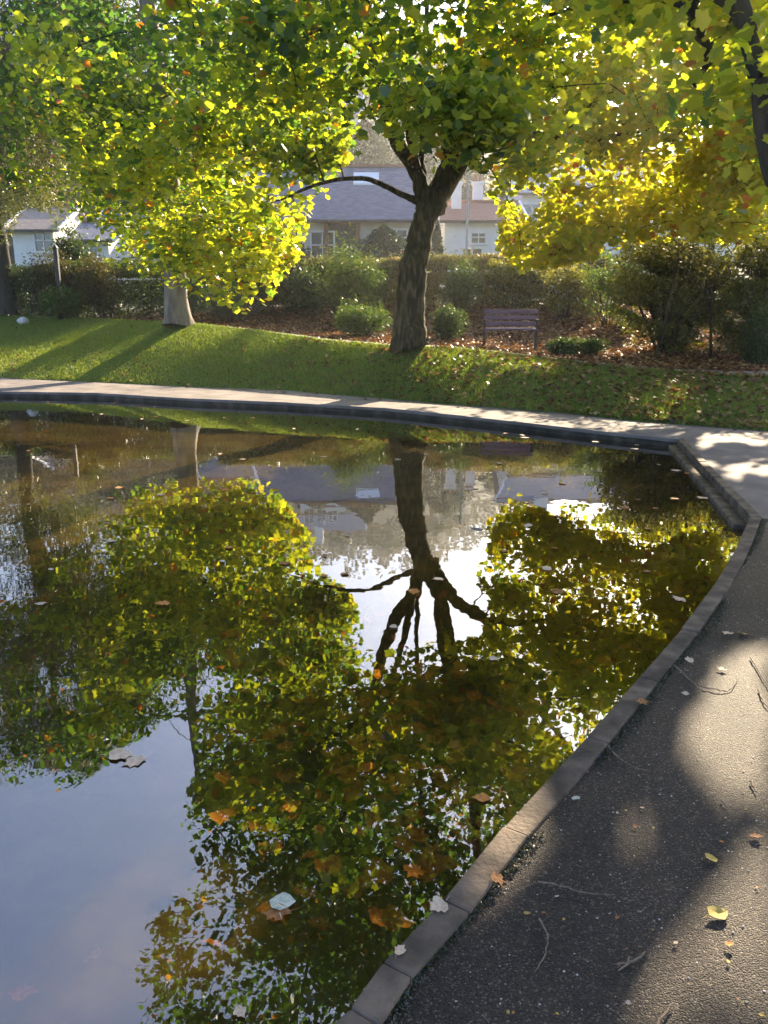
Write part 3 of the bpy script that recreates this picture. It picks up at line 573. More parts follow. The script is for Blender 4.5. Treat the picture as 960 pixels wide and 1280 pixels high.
# pale leaning stems in the olive bush
for i, (a, b, lab) in enumerate((((818, 440), (845, 335), 'pale bare trunk leaning right inside the olive bush'), ((888, 452), (882, 350), 'thin upright bare trunk right of the leaning one'))):
    p0, p1 = P(*a, 17.9), P(*b, 18.0); p0[2] = float(ground(p0[0], p0[1]))-.05; r_ = tag(empty('sapling', p0), lab, 'sapling')
    ch = [(smooth_path([p0, (p0+p1)/2+np.array((.05, 0, .05)), p1], 5), np.linspace(.038, .022, 11), 8)]
    for k in range(7):
        s_ = p0+(p1-p0)*rng.uniform(.5, 1); ch.append((smooth_path([s_, s_+rng.normal(0, .25, 3)+np.array((0, 0, .3)), s_+rng.normal(0, .45, 3)+np.array((0, 0, .65))], 4), np.linspace(.012, .004, 9), 5))
    tubes('trunk', ch, M['bark'], r_, origin=p0)
    tips = np.array([c_[0][-1] for c_ in ch[1:]]); own = rng.integers(0, len(tips), 400)
    leaves('crown', tips[own]+rng.normal(0, .18, (400, 3)), .08, OVAL, M['brownbush'], r_, rng.uniform(.2, .9, 400), origin=p0)
# trees and bushes by the houses
def cone_tree(name, label, px, pyt, wpx, Y, leafm, ls, n, shape=1.0, cat='tree'):
    t = P(px, pyt, Y); gz = float(ground(t[0], Y)); h = t[2]-gz; W = wpx/2*Y/F; base = (t[0], Y, gz); root = tag(empty(name, base), label, cat)
    k = rng.uniform(0, 1, n); rad = W*np.where(k < .3, .75+k*.83, 1-np.clip((k-.3)/.7, 0, 1)**(2.2 if shape > .5 else 1.1)*.97); a = rng.uniform(0, 6.283, n); q_ = rng.uniform(.55, 1, n)
    rad = rad*(1+.15*np.sin(a*4+k*9)+.12*np.sin(a*7-k*21)); pos = np.column_stack((np.cos(a)*rad*q_, np.sin(a)*rad*q_, .12*h+k*h*.88))
    tubes('trunk', [(smooth_path([(0, 0, -.1), (.03, 0, h*.4), (0, 0, h*.93)], 5), np.linspace(.05*W+.08, .02, 11), 8)], M['bark_dark'], root)
    leaves('crown', pos, ls, OVAL, leafm, root, .4+.25*hash2(pos[:, 0], pos[:, 2], 2)+rng.normal(0, .2, n)); return root
cone_tree('garden_tree', 'dense green garden tree in front of the slate roofed house', 480, 282, 78, 37.5, M['conifer'], .17, 9000)
cone_tree('cypress_tree', 'narrow dark conifer left of the white house wall', 545, 268, 26, 38.5, M['conifer'], .15, 5000, 0)
cone_tree('garden_tree', 'round dark garden tree below the yellow leaves right of white wall', 655, 318, 60, 36.5, M['conifer'], .15, 6000)
cone_tree('garden_tree', 'bluish green tree left of the olive bush beyond the hedge', 805, 292, 70, 36, M['conifer'], .16, 7000)
cone_tree('garden_tree', 'rounded green tree hiding the left end of slate roof', 345, 285, 90, 38, M['green'], .17, 9000)
for i, (px, pyt, wp, Y, lab) in enumerate(((455, 150, 90, 62, 'dusky tree rising behind the skylight roof'), (385, 165, 110, 66, 'dusky tree on slope left of the skylight roof'), (560, 160, 90, 64, 'dusky tree on slope behind the maple fork'), (250, 190, 130, 62, 'dusky tree on slope behind the pale trunked tree'), (120, 180, 140, 60, 'dusky tree on slope behind the left hedge'), (20, 190, 100, 58, 'dusky tree on slope behind the weeping tree'), (690, 205, 110, 66, 'dusky tree on slope behind the white house'))):
    cone_tree('hillside_tree', lab, px, pyt, wp, Y, M['far'], .3, 6000)
# hillside wood
n = 60000; x = rng.uniform(-150, 130, n); y = 66+rng.uniform(0, 1, n)**1.1*180
cell = np.round(x/6)+1j*np.round(y/6); hsh = np.abs(np.sin(cell.real*12.99+cell.imag*78.2)*43758.5) % 1
lx_, ly_ = x/6-np.round(x/6), y/6-np.round(y/6); keep = (hsh > .25) & ~((np.abs(x+5) < 9) & (y > 70) & (y < 92)); dome = np.sqrt(np.clip(1-(lx_**2+ly_**2)*3.2, 0, 1))
x, y, hsh, dome = x[keep], y[keep], hsh[keep], dome[keep]
pos = np.column_stack((x, y, hillz(x, y)+dome*(3+hsh*4)*rng.uniform(.6, 1, len(x))))
o = leaves('hillside_wood', pos, 1.1, BEECH, M['far'], None, .2+.6*hsh+rng.normal(0, .12, len(x))); tag(o, 'dim wooded hillside behind the houses', 'woodland', kind='stuff')

# ------------------------------------------------------------------ houses
def house(name, label, x0, x1, Y, D, zb, ze, zr, wallm, roofm, wins=(), chim=(), doors=(), gable_front=False, over=.3, skylights=()):
    cx = (x0+x1)/2; w2 = (x1-x0)/2; root = tag(empty(name, (cx, Y, zb)), label, 'house'); he, hr = ze-zb, zr-zb
    bm = bmesh.new()
    if gable_front: prism(bm, [(-w2, -1), (w2, -1), (w2, he), (0, hr), (-w2, he)], 0, D)
    else: prism(bm, [(0, -1), (D, -1), (D, he), (D/2, hr), (0, he)], -w2, w2, 'x')
    bmobj('wall', bm, wallm, root)
    bm = bmesh.new(); th = .12
    if gable_front:
        s = (hr-he)/w2
        for sg in (-1, 1): prism(bm, [(0, hr+.02), (sg*(w2+over), he-over*s+.02), (sg*(w2+over), he-over*s+th), (0, hr+th+.02)], -over, D+over)
    else:
        s = (hr-he)/(D/2)
        prism(bm, [(D/2, hr+.02), (-over, he-over*s+.02), (-over, he-over*s+th), (D/2, hr+.02+th)], -w2-over, w2+over, 'x')
        prism(bm, [(D/2, hr+.02), (D+over, he-over*s+.02), (D+over, he-over*s+th), (D/2, hr+.02+th)], -w2-over, w2+over, 'x')
    rf = bmobj('roof', bm, roofm, root); POTS = []
    bm = bmesh.new()
    if not gable_front: box(bm, (0, D/2, hr+th+.05), (2*w2+2*over+.05, .25, .12)); bmobj('ridge', bm, M['tile'], rf)
    if not gable_front:
        for sg in (-1, 1):
            bm = bmesh.new(); prism(bm, [(D/2, hr+.0), (-over-.02, he-over*s-.02), (-over-.02, he-over*s+th+.06), (D/2, hr+.12+th)], sg*(w2+over)+.005, sg*(w2+over)+sg*.12, 'x'); bmobj('bargeboard', bm, M['whitepaint'], rf)
        bm = bmesh.new(); box(bm, (0, -over-.07, he-over*s+.03), (2*w2+2*over, .11, .11)); bmobj('gutter', bm, M['paint_dark'], rf)
    for (c, y_, wd, h_) in chim:
        bm = bmesh.new(); box(bm, (c-cx, y_, hr+h_/2-.6), (wd, .6, h_+1)); box(bm, (c-cx, y_, hr+h_-.06), (wd+.14, .74, .12)); k = bmobj('chimney', bm, M['cream'] if wallm is M['stone'] else wallm, rf)
        for a in (-.25, .25): POTS.append((root, c-cx+a*wd, y_, hr+h_+.18))
    for (wx, wz, ww, wh) in wins:
        bm = bmesh.new(); X_ = wx-cx; Z_ = wz-zb
        for a, b, c, d in ((-ww/2, 0, .08, wh), (ww/2, 0, .08, wh), (0, wh/2, ww+.08, .08), (0, -wh/2, ww+.2, .1), (0, 0, .05, wh), (0, .1*wh, ww, .05)): box(bm, (X_+a, -.03, Z_+b), (c, .1 if d != .1 else .2, d))
        f = bmobj('window', bm, M['whitepaint'], root); bm = bmesh.new(); box(bm, (X_, -.012, Z_), (ww-.06, .02, wh-.06)); bmobj('pane', bm, M['glass'], f)
    for (wx, ww, wh) in doors:
        bm = bmesh.new(); X_ = wx-cx
        for a in (-ww/2, ww/2): box(bm, (X_+a, -.06, wh/2), (.18, .2, wh))
        box(bm, (X_, -.06, wh), (ww+.18, .24, .2)); f = bmobj('door_frame', bm, M['wood'], root); bm = bmesh.new(); box(bm, (X_, -.01, wh/2), (ww-.2, .06, wh-.15)); bmobj('door', bm, M['paint_dark'], f)
    for (wx, t0, t1, ww) in skylights:
        bm = bmesh.new(); s = (hr-he)/(D/2); a = [(wx-cx-ww/2, D/2*t0, he+(hr-he)*t0+th+.09), (wx-cx+ww/2, D/2*t0, he+(hr-he)*t0+th+.09), (wx-cx+ww/2, D/2*t1, he+(hr-he)*t1+th+.09), (wx-cx-ww/2, D/2*t1, he+(hr-he)*t1+th+.09)]
        lo = [bm.verts.new((p[0], p[1], p[2]-.14)) for p in a]; hi = [bm.verts.new(p) for p in a]; bm.faces.new(hi); bm.faces.new(lo[::-1])
        for e in range(4): bm.faces.new((lo[e], lo[(e+1) % 4], hi[(e+1) % 4], hi[e]))
        bmobj('skylight', bm, M['skylight'], rf)
    for q in POTS:
        bm = bmesh.new(); bmesh.ops.create_cone(bm, cap_ends=True, segments=10, radius1=.11, radius2=.09, depth=.4, matrix=Matrix.Translation(q[1:])); bmobj('chimney_pot', bm, M['tile'], rf)
    return root
gz = lambda x, y: float(ground(x, y))
xa0, xa1 = P(318, 250, 41)[0], P(513, 250, 41)[0]
house('slate_house', 'low house with slate roof, skylight and brown timber porch left of the maple trunk', xa0, xa1, 40, 7, 2.6, P(450, 272, 40)[2], P(450, 212, 43.5)[2], M['cream'], M['slate'],
      wins=[(P(403, 290, 40)[0], 4.5, 1.1, 1.5), (P(496, 285, 40)[0], 4.9, 1.0, .9), (P(340, 290, 40)[0], 4.5, 1.2, 1.2)], doors=[(P(428, 290, 40)[0], 1.5, P(430, 277, 40)[2]-2.6)], skylights=[(P(457, 233, 41)[0], .60, .84, 1.25)])
xb0, xb1 = P(556, 290, 43)[0], P(622, 290, 43)[0]
house('white_house', 'bright white gabled house just right of the maple trunk', xb0, P(650, 290, 43)[0], 43, 6, 2.9, P(590, 276, 43)[2], P(600, 256, 46)[2], M['render'], M['tile'],
      wins=[(P(598, 298, 43)[0], P(598, 298, 43)[2], .75, .55), (P(590, 322, 43)[0], P(590, 322, 43)[2], 1.0, .9)], chim=[(P(572, 262, 44)[0], 2, .5, 1.0), (P(603, 262, 44)[0], 3.5, .5, 1.2)], gable_front=False)
house('long_white_house', 'long tall white house with pale grey roof behind the yellow leaves', P(655, 290, 46)[0], P(930, 290, 46)[0], 47, 8, 3.0, 7.9, 10.2, M['render'], M['slate2'],
      wins=[(P(px, 0, 47)[0]*.98, z_, 1.1, 1.4) for px in (680, 725, 770, 815, 860, 900) for z_ in (4.4, 6.6)], chim=[(P(700, 200, 50)[0], 4, .9, 1.3), (P(860, 200, 50)[0], 4, .9, 1.3)])
house('slate_cottage', 'slate roofed cottage hidden behind left branches, mirrored in the pond', PR(245, 580, 46)[0], PR(345, 580, 46)[0], 45.5, 6.5, 3.0, PR(300, 562, 45.5)[2], PR(300, 597, 48.5)[2], M['stone'], M['slate'], wins=[(-9, 4.6, 1, 1.1)], chim=[(PR(318, 600, 48)[0], 3.25, .7, 1.5)])
house('hill_house', 'tall white house with rows of windows up on the wooded hillside', PR(375, 630, 80)[0], PR(452, 630, 80)[0], 80, 8, 10, PR(400, 644, 80)[2], PR(400, 662, 84)[2], M['render'], M['slate2'],
      wins=[(PR(px, 630, 80)[0], z_, .95, 1.3) for px in (386, 401, 416, 434) for z_ in (16.9-.2, 14.2, 19.0-.1)][:11], chim=[(PR(395, 640, 80)[0], 3, .9, 1.2)])
house('gabled_cottage', 'white cottage with brown roof left beyond the dark hedge', P(16, 300, 41)[0], P(68, 300, 41)[0], 41, 6, 2.6, P(40, 287, 41)[2], P(40, 262, 44)[2], M['render'], M['stone'], wins=[(P(55, 300, 41)[0], P(55, 303, 41)[2], .9, .9)])
house('white_bungalow', 'small white bungalow seen under the left branches beside the cottage', P(90, 300, 40)[0], P(135, 300, 40)[0], 40, 5, 2.6, P(100, 300, 40)[2], P(100, 280, 42)[2], M['render'], M['slate'], wins=[(P(112, 310, 40)[0], P(112, 312, 40)[2], .8, .7)])
house('terrace_house', 'grey roofed house behind the pale trunked tree, mirrored beside its trunk', PR(140, 560, 48)[0], PR(215, 560, 48)[0], 48, 6, 3, PR(180, 545, 48)[2], PR(180, 566, 51)[2], M['render'], M['slate'], wins=[(PR(180, 560, 48)[0], 4.6, 1, 1)])

# ------------------------------------------------------------------ bench, lamp, post, car, stone
bb = P(637, 437, 19.5); bz = float(ground(bb[0], 19.5)); bench = tag(empty('park_bench', (bb[0], 19.5, bz), R(-8)), 'weathered purple grey slatted bench facing the pond beside the maple', 'bench')
bm = bmesh.new()
for k in range(4): box(bm, (0, -.28+.125*k, .45+.006*k), (1.26, .105, .035))
bmobj('seat', bm, M['bench'], bench, bevel=.006)
bm = bmesh.new()
for k in range(3): box(bm, (0, .16+.035*k, .58+.135*k), (1.26, .03, .105), rx=R(-14))
bmobj('backrest', bm, M['bench'], bench, bevel=.006)
for s in (-.6, .6):
    bm = bmesh.new(); box(bm, (s, -.29, .21), (.06, .06, .46)); box(bm, (s, .17, .2), (.06, .06, .44), rx=R(-6)); box(bm, (s, -.06, .41), (.05, .5, .05)); bmobj('leg', bm, M['iron'], bench, bevel=.005)
    bm = bmesh.new(); box(bm, (s, -.05, .66), (.07, .56, .045)); box(bm, (s, -.29, .55), (.05, .05, .2)); box(bm, (s, .21, .66), (.05, .05, .48), rx=R(-14)); bmobj('arm', bm, M['iron'], bench, bevel=.005)
lp = PR(575, 655, 40); lamp = tag(empty('street_lamp', (lp[0], 40, 2.5)), 'tall slim grey street lamp beyond the hedge, mirrored right of trunk', 'street lamp')
tubes('pole', [([(0, 0, -.2), (0, 0, 1.4), (0, 0, 1.45), (0, 0, lp[2]-2.6), (.15, -.1, lp[2]-2.4), (.6, -.3, lp[2]-2.3)], [.09, .09, .06, .045, .04, .035], 10)], M['lampgrey'], lamp)
bm = bmesh.new(); box(bm, (.85, -.42, lp[2]-2.29), (.62, .24, .11), rz=R(-26)); bmobj('lamp_head', bm, M['lampgrey'], lamp, bevel=.03)
pp = P(87, 340, 27.2); g_ = gz(pp[0], 27.2); post = tag(empty('slim_post', (pp[0], 26.2, gz(pp[0], 26.2))), 'slim dark post standing in shrubs at the left', 'post')
ph = P(87, 308, 26.2)[2]-gz(pp[0], 26.2); bm = bmesh.new(); box(bm, (0, 0, ph/2-.05), (.12, .12, ph)); bmobj('shaft', bm, M['paint_dark'], post, bevel=.01)
bm = bmesh.new(); bmesh.ops.create_cone(bm, cap_ends=True, segments=4, radius1=.11, radius2=.01, depth=.1, matrix=Matrix.Translation((0, 0, ph))@Matrix.Rotation(R(45), 4, 'Z')); bmobj('cap', bm, M['paint_dark'], post)
sp_ = P(33, 389, 25.9); bm = bmesh.new(); bmesh.ops.create_icosphere(bm, subdivisions=3, radius=1)
for v in bm.verts:
    f_ = 1+.12*math.sin(v.co.x*4+1)+.1*math.cos(v.co.y*5+v.co.z*3); v.co = Vector((v.co.x*.19*f_, v.co.y*.15*f_, v.co.z*.13*f_+.08))
o = bmobj('stone', bm, M['palestone'], smooth=True); o.location = (sp_[0], 25.6, gz(sp_[0], 25.6)); tag(o, 'small pale stone beside the far left dark trunk', 'stone')

def car(name, label, loc, rz, paint):
    root = tag(empty(name, loc, rz), label, 'car')
    prof = [(-2.05, .32), (-2.1, .62), (-1.95, .88), (-1.2, .96), (1.0, .98), (1.75, .92), (2.05, .78), (2.1, .45), (2.0, .3)]
    bm = bmesh.new(); prism(bm, prof, -.84, .84); bmobj('body', bm, paint, root, bevel=.09)
    cab = [(-1.25, .93), (-.55, 1.42), (.85, 1.44), (1.75, .95)]
    bm = bmesh.new(); A = [bm.verts.new((a, -.76+(.13 if b > 1.2 else 0), b)) for a, b in cab]; B = [bm.verts.new((a, .76-(.13 if b > 1.2 else 0), b)) for a, b in cab]
    bm.faces.new(A); bm.faces.new(B[::-1])
    for i in range(4): bm.faces.new((A[i], A[(i+1) % 4], B[(i+1) % 4], B[i]))
    bmobj('windows', bm, M['glass'], root, bevel=.03)
    bm = bmesh.new(); box(bm, (.15, 0, 1.45), (1.5, 1.26, .05))
    for s in (-1, 1): box(bm, (.1, s*.695, 1.2), (.09, .05, .5), rx=s*R(15))
    bmobj('roof', bm, paint, root, bevel=.02)
    for sx in (-1.3, 1.3):
        for sy in (-.78, .78):
            T_ = Matrix.Translation((sx, sy, .32))@Matrix.Rotation(R(90), 4, 'X'); bm = bmesh.new(); bmesh.ops.create_cone(bm, cap_ends=True, segments=24, radius1=.32, radius2=.32, depth=.2, matrix=T_); w_ = bmobj('wheel', bm, M['tyre'], root, bevel=.03)
            bm = bmesh.new(); bmesh.ops.create_cone(bm, cap_ends=True, segments=16, radius1=.2, radius2=.17, depth=.21, matrix=T_); bmobj('rim', bm, M['rim'], w_)
    for sy in (-.6, .6):
        bm = bmesh.new(); box(bm, (-2.06, sy, .68), (.08, .34, .16)); bmobj('headlight', bm, M['skylight'], root, bevel=.03)
        bm = bmesh.new(); box(bm, (2.07, sy, .7), (.07, .26, .2)); bmobj('tail_light', bm, mat('tail_red', (.4, .02, .02), rough=.2), root, bevel=.02)
    return root
cx_ = P(655, 370, 30.5)[0]; car('parked_car', 'white car parked behind the hedge above the bench', (cx_, 30.4, gz(cx_, 30.4)), R(3), M['car'])
cx_ = P(455, 365, 31)[0]; car('parked_car', 'silver car parked behind the hedge left of the maple trunk', (cx_, 30.6, gz(cx_, 30.6)), R(1), mat('silver_paint', (.45, .47, .5), rough=.25, metal=.6))

# ------------------------------------------------------------------ grass, litter
def scatter(n, x0, x1, test):
    x = rng.uniform(x0, x1, n*3); y = rng.uniform(10, 27, n*3); k = test(x, y); return x[k][:n], y[k][:n]
tg = lambda x, y: (y > f0(x)[0]-.03) & (y < f1(x)[0]+.03)
x, y = scatter(260000, -13, 9.5, tg); n = len(x); z = ground(x, y)-.005
hh = rng.uniform(.03, .075, n)*(1+.4*hash2(x, y, 2.1)); a = rng.uniform(0, 6.283, n); wd = rng.uniform(.006, .012, n)
lean = rng.normal(0, .028, (n, 2))
V = np.empty((n, 3, 3)); V[:, 0] = np.column_stack((x-np.cos(a)*wd, y-np.sin(a)*wd, z)); V[:, 1] = np.column_stack((x+np.cos(a)*wd, y+np.sin(a)*wd, z)); V[:, 2] = np.column_stack((x+lean[:, 0], y+lean[:, 1], z+hh))
o = npmesh('grass', V.reshape(-1, 3), np.full(n, 3), np.arange(3*n), M['blade'], attr=np.clip(.4+.25*hash2(x, y, .9)+rng.normal(0, .2, n), 0, 1)); tag(o, 'short green lawn grass covering the bank', 'grass', kind='stuff')
def litter_at(name, x, y, dz, size, label, cat='leaf litter'):
    n = len(x); z = ground(x, y)+dz; nrm = np.column_stack((rng.normal(0, .45, (n, 2)), np.ones(n)))
    o = leaves(name, np.column_stack((x, y, z)), size, BEECH, M['litter'], None, rng.uniform(0, 1, n)**1.2, nrm=nrm, curl=.6); tag(o, label, cat, kind='stuff')
x, y = scatter(26000, -12, 9.5, lambda x, y: tg(x, y) & (rng.random(len(x)) < np.clip(.03+.5*np.clip((x+5)/8, 0, 1)+.7*np.exp(-(y-f0(x)[0])/.7)*np.clip((x+3)/6, 0, 1)+.25*hash2(x, y, 1.1), .02, 1)))
litter_at('lawn_leaf_litter', x, y, .045, .10, 'brown fallen leaves scattered over the grass')
x, y = scatter(42000, -17, 12, lambda x, y: (y > f2(x)[0]-.1) & (y < 27))
litter_at('bed_leaf_litter', x, y, .03, .11, 'thick brown leaf litter covering the planting bed')
x, y = scatter(1500, -12, 12, lambda x, y: (y > f1(x)[0]) & (y < f2(x)[0]))
litter_at('path_leaf_litter', x, y, .02, .09, 'dry leaves lying along the narrow back path')
x, y = scatter(450, -9, 8, lambda x, y: (y < f0(x)[0]) & (y > f0(x)[0]-.5))
litter_at('kerbside_leaf_litter', x, y, .015, .08, 'dry leaves gathered where pond path meets grass')

# ------------------------------------------------------------------ single leaves, twigs, grit
protos = []
lm = {}
for k, (nm, c1, c2, tm) in enumerate((('brown_leaf', (.26, .10, .03), (.42, .18, .05), RAG), ('tan_leaf', (.66, .44, .28), (.74, .56, .38), RAG), ('yellow_leaf', (.50, .38, .06), (.60, .42, .10), BEECH), ('pale_leaf', (.42, .46, .36), (.60, .62, .50), BEECH), ('orange_leaf', (.46, .15, .03), (.62, .26, .05), RAG))):
    lm[nm] = (mat(nm, tuple(v*.8 for v in c1), c2, 5, .65, .5, 18, detail=8, p0=.3, p1=.6), tm)
def leafmesh(nm, seed):
    m_, tm = lm[nm]; r_ = random.Random(seed); bm = bmesh.new(); n = len(tm); ring = []; mid = []
    cu = r_.uniform(.3, .95); ph = r_.uniform(0, 6)
    for i, (a, b) in enumerate(tm):
        f_ = 1+r_.uniform(-.26, .14); z = cu*(a*a*.9+b*b*.25)+.05*math.sin(3*a*6+ph); ring.append(bm.verts.new((a*f_, b*f_, z))); mid.append(bm.verts.new((a*.5, b*.5, cu*.25*(a*a)+.01*math.sin(ph+i))))
    c = bm.verts.new((0, 0, -.02))
    for i in range(n):
        j = (i+1) % n; bm.faces.new((ring[i], ring[j], mid[j], mid[i])); bm.faces.new((mid[i], mid[j], c))
    if tm is not SLIM:      # stalk
        s0 = bm.verts.new((-.015, -.48, 0)); s1 = bm.verts.new((.015, -.48, 0)); s2 = bm.verts.new((.10, -.85, .05)); bm.faces.new((s0, s1, s2))
    me = bpy.data.meshes.new(nm); bm.to_mesh(me); bm.free(); me.materials.append(m_)
    for p in me.polygons: p.use_smooth = True
    return me
LM = {nm: [leafmesh(nm, s) for s in range(4)] for nm in lm}
def leaf(nm, p, size, label, group, rz=None, tilt=.12, flat=1):
    o = bpy.data.objects.new('fallen_leaf', random.choice(LM[nm])); C.objects.link(o); o.location = p; o.scale = (size, size*random.uniform(.85, 1.1), size*flat)
    o.rotation_euler = (random.gauss(0, tilt), random.gauss(0, tilt), random.uniform(0, 6.28) if rz is None else rz); return tag(o, label, 'leaf', group)
def W0(px, py, z=.004): g = G(px, py, z); return (float(g[0]), float(g[1]), z)
# floating leaves the photo picks out
for px, py, nm, s, lab in ((150, 943, 'tan_leaf', .11, 'left leaf of the pale floating pair on the mirrored sky edge'), (168, 951, 'tan_leaf', .10, 'right leaf of the pale floating pair on the mirrored sky edge'),
                           (352, 1128, 'pale_leaf', .115, 'large whitish leaf floating amid dark reflections near the bottom'), (346, 1140, 'brown_leaf', .09, 'brown leaf tucked under the large whitish floating leaf'),
                           (300, 1264, 'tan_leaf', .045, 'small pale leaf floating near the bottom edge left of the kerb'), (28, 1240, 'brown_leaf', .085, 'dull pinkish leaf just under water in the bottom left sky reflection'),
                           (120, 1192, 'tan_leaf', .05, 'small faint leaf under water in the mirrored blue sky'), (603, 997, 'orange_leaf', .07, 'reddish curled leaf floating by the sunlit patch near the kerb'),
                           (878, 622, 'tan_leaf', .14, 'bright curled leaf floating close to the pond corner ledge'), (862, 592, 'orange_leaf', .13, 'orange leaf floating beside the short pond side'), (845, 588, 'tan_leaf', .16, 'pale strip like leaf afloat left of an orange leaf'),
                           (793, 561, 'tan_leaf', .13, 'pale leaf floating under the far kerb near the corner'), (656, 547, 'tan_leaf', .15, 'pale leaf afloat right under the far kerb'), (745, 552, 'tan_leaf', .12, 'bright leaf afloat below the dappled path'),
                           (703, 604, 'tan_leaf', .10, 'lone pale leaf on the mirrored slate blue roof'), (625, 579, 'tan_leaf', .09, 'lone tan leaf afloat above the mirrored roof'), (497, 574, 'tan_leaf', .10, 'tan leaf afloat across the mirrored maple trunk'),
                           (492, 783, 'tan_leaf', .06, 'pale leaf afloat on mirrored white sky by the mirrored limbs'), (617, 823, 'tan_leaf', .06, 'pale leaf afloat below the mirrored yellow foliage'), (405, 571, 'tan_leaf', .10, 'tan leaf afloat between the mirrored house and trunk')):
    leaf(nm, W0(px, py, -.12 if 'dull pink' in lab or 'small faint' in lab else .006), s*1.05, lab, None, tilt=.05, flat=.22)
fl = 0
while fl < 70:
    px, py = random.uniform(0, 900), 500+random.random()**2.2*260
    g = G(px, py, 0)
    if not inpoly(g[0], g[1], offset(IN, -.15)): continue
    fl += 1; leaf(random.choice(('tan_leaf', 'brown_leaf', 'tan_leaf', 'orange_leaf')), (g[0], g[1], .005), random.uniform(.05, .11), 'small dry leaf floating on the far part of the pond', 'floating leaves on the far water', tilt=.08, flat=.5)
sn = 0
while sn < 215:
    px, py = random.gauss(520, 150), random.gauss(980, 130)
    g = G(px, py, -.32)
    if py > 1290 or px < 270 or not inpoly(g[0], g[1], offset(IN, -.2)): continue
    sn += 1; leaf(random.choice(('brown_leaf', 'orange_leaf', 'orange_leaf', 'orange_leaf')), (g[0], g[1], random.uniform(-.27, -.08)), random.uniform(.07, .13), 'brown or orange leaf sunken on the murky pond floor', 'sunken leaves near the kerb', tilt=.2)
# leaves on the near path
def A0(px, py, z=.11): g = G(px, py, z); return (float(g[0]), float(g[1]), z)
for px, py, nm, s, lab in ((888, 1073, 'yellow_leaf', .055, 'upper of the two yellow leaves on the near asphalt'), (896, 1142, 'yellow_leaf', .07, 'lower, larger of the two yellow leaves on the asphalt'),
                           (910, 792, 'tan_leaf', .07, 'left of two dull leaves on shaded asphalt by the kerb bend'), (930, 792, 'yellow_leaf', .07, 'right of two dull leaves on shaded asphalt by the kerb bend'), (862, 825, 'tan_leaf', .055, 'tan leaf beside the kerb in the shade'),
                           (803, 877, 'brown_leaf', .06, 'brown leaf resting on the kerb stone'), (903, 836, 'tan_leaf', .05, 'small tan leaf near the curved twig'), (857, 867, 'tan_leaf', .035, 'tiny pale leaf between the two curved twigs'),
                           (548, 1132, 'tan_leaf', .06, 'curled tan leaf hanging over the kerb edge above water'), (500, 1188, 'tan_leaf', .04, 'little tan leaf at the kerb edge low in the picture'), (720, 998, 'pale_leaf', .04, 'pale leaf scrap on asphalt beside the kerb'),
                           (622, 1098, 'brown_leaf', .05, 'dry brown leaf crumbling on sunlit kerb stone'), (945, 1045, 'brown_leaf', .04, 'brown leaf in sunny asphalt at the right edge'), (912, 1180, 'orange_leaf', .025, 'tiny orange leaf scrap below the yellow leaves')):
    leaf(nm, A0(px, py, .132 if 'kerb stone' in lab or 'kerb edge' in lab else .112), s*1.1, lab, None, tilt=.15, rz=(R(-70) if 'yellow leaves' in lab else None))
lf_ = 0
while lf_ < 34:
    px, py = random.uniform(560, 960), random.uniform(700, 1280); g = G(px, py)
    if inpoly(g[0], g[1], offset(IN, .2)) or px > 955: continue
    lf_ += 1; leaf(random.choice(('tan_leaf', 'brown_leaf', 'yellow_leaf', 'orange_leaf')), (g[0], g[1], .108), random.uniform(.008, .022), 'tiny crumb of dry leaf on the asphalt', 'leaf crumbs on the near asphalt', tilt=.2)
# twigs
def twig(pxs, r, lab, forks=()):
    p = [np.array(A0(*q, .106+r)) for q in pxs]; root = None
    ch = [(smooth_path(p, 5, r*.4), np.linspace(r, r*.45, (len(p)-1)*5+1), 6)]
    for q in forks: f_ = [np.array(A0(*s_, .107+r)) for s_ in q]; ch.append((smooth_path(f_, 4), np.linspace(r*.7, r*.3, (len(f_)-1)*4+1), 5))
    o = tubes('twig', ch, M['twig'], None, origin=p[0]); o.location = p[0]; tag(o, lab, 'twig')
twig([(843, 832), (870, 855), (895, 862), (912, 862), (922, 848)], .0035, 'long curved twig on shaded asphalt beside the kerb bend')
twig([(758, 930), (775, 948), (795, 960), (812, 963)], .003, 'thin curved twig reaching from the kerb onto asphalt')
twig([(938, 822), (948, 838), (962, 862)], .004, 'pale twig in sun at the right edge, upper one')
twig([(948, 862), (955, 878), (965, 890)], .004, 'pale twig in sun at the right edge, lower one')
twig([(672, 1102), (705, 1108), (735, 1117), (768, 1118)], .003, 'straight dark twig lying across the shaded asphalt')
twig([(674, 1148), (685, 1170), (680, 1195), (668, 1216)], .003, 'bent twig standing out in the darkest shade near kerb')
twig([(772, 1208), (790, 1200), (812, 1188)], .005, 'knobbly forked twig in the lower asphalt shade', [[(785, 1203), (786, 1195)], [(790, 1201), (772, 1214)]])
twig([(820, 1285), (830, 1268), (842, 1255)], .004, 'short brown twig at the bottom edge')
twig([(902, 1000), (912, 1012)], .003, 'tiny dark twig between the sunny patches')
twig([(938, 976), (946, 990)], .004, 'stubby dark twig in the brightest sun patch')
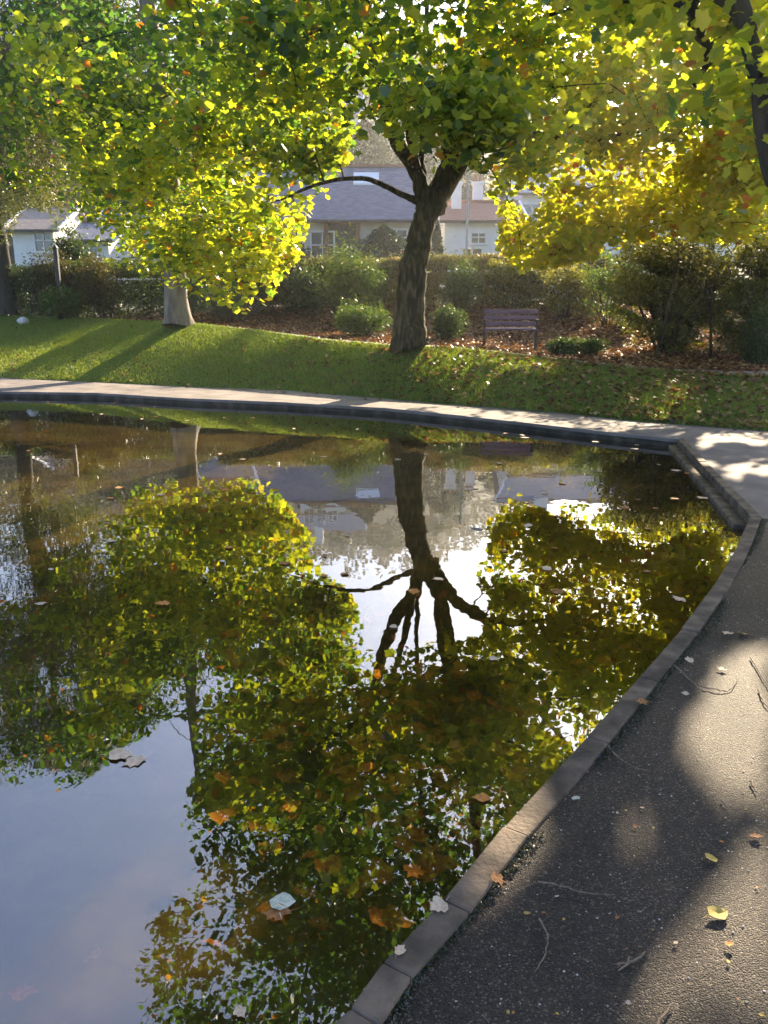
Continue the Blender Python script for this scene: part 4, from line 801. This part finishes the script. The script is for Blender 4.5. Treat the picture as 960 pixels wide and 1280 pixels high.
# moss and crumbs along the kerb's outer joint
mx_, my_ = [], []
for i in range(9, NB):
    a_, b_ = OUT[i], OUT[i+1]; ln = np.linalg.norm(b_-a_); nn_ = int(1500*ln); t_ = rng.random(nn_); nrm_ = np.array((-(b_-a_)[1], (b_-a_)[0]))/ln
    q_ = a_+(b_-a_)*t_[:, None]; q_ = q_+nrm_*(np.abs(rng.normal(0, .022, nn_))*(1+.8*hash2(q_[:, 0], q_[:, 1], 4)))[:, None]*np.sign(1 if not inpoly(*(a_+nrm_*.03+(b_-a_)*.5), OUT) else -1)
    mx_.append(q_[:, 0]); my_.append(q_[:, 1])
mx_, my_ = np.concatenate(mx_), np.concatenate(my_); k = hash2(mx_, my_, 2.7)+.4*hash2(mx_, my_, 9) > -.35; mx_, my_ = mx_[k], my_[k]
moss = leafmat('moss_bit', [(0, (.02, .018, .012)), (.5, (.035, .045, .016)), (.85, (.07, .08, .025)), (1, (.18, .13, .08))], .1)
tag(leaves('kerbside_moss', np.column_stack((mx_, my_, .104+rng.uniform(0, .008, len(mx_)))), .011, SLIM*np.array((2.5, 1)), moss, None, rng.uniform(0, 1, len(mx_)), up=.2), 'dark moss and crumbs in the joint between kerb and asphalt', 'moss', kind='stuff')
# grit
n = 2600; x = rng.uniform(.2, 4.2, n*3); y = rng.uniform(1.2, 6.5, n*3); k = ~inpoly(x, y, offset(IN, .02)); x, y = x[k][:n], y[k][:n]; n = len(x)
sz = rng.uniform(.0012, .0042, n); oc = np.array([(1, 0, 0), (0, 1, 0), (-1, 0, 0), (0, -1, 0), (0, 0, .9)]); V = np.column_stack((x, y, np.full(n, .102)))[:, None]+oc[None]*sz[:, None, None]*rng.uniform(.6, 1.3, (n, 5, 1))
fc = np.array([(0, 1, 4), (1, 2, 4), (2, 3, 4), (3, 0, 4)]); ii = (np.arange(n)[:, None, None]*5+fc[None]).reshape(-1)
tag(npmesh('grit', V.reshape(-1, 3), np.full(n*4, 3), ii, M['grit']), 'pale grit sprinkled over the near asphalt', 'grit', kind='stuff')

# sunlit air: thin even haze round the whole place, also standing in for sun glare
bm = bmesh.new(); box(bm, (0, 160, 45), (900, 700, 94.5)); m, n_, l_, b_ = newmat('haze'); n_.remove(b_)
pv = n_.new('ShaderNodeVolumePrincipled'); pv.inputs['Color'].default_value = (.97, .98, 1, 1); pv.inputs['Density'].default_value = .0009; pv.inputs['Anisotropy'].default_value = .6
l_.new(pv.outputs[0], n_['Material Output'].inputs['Volume']); tag(bmobj('haze', bm, m), 'thin bright autumn haze filling the park, also standing in for sun glare', 'haze', kind='stuff')
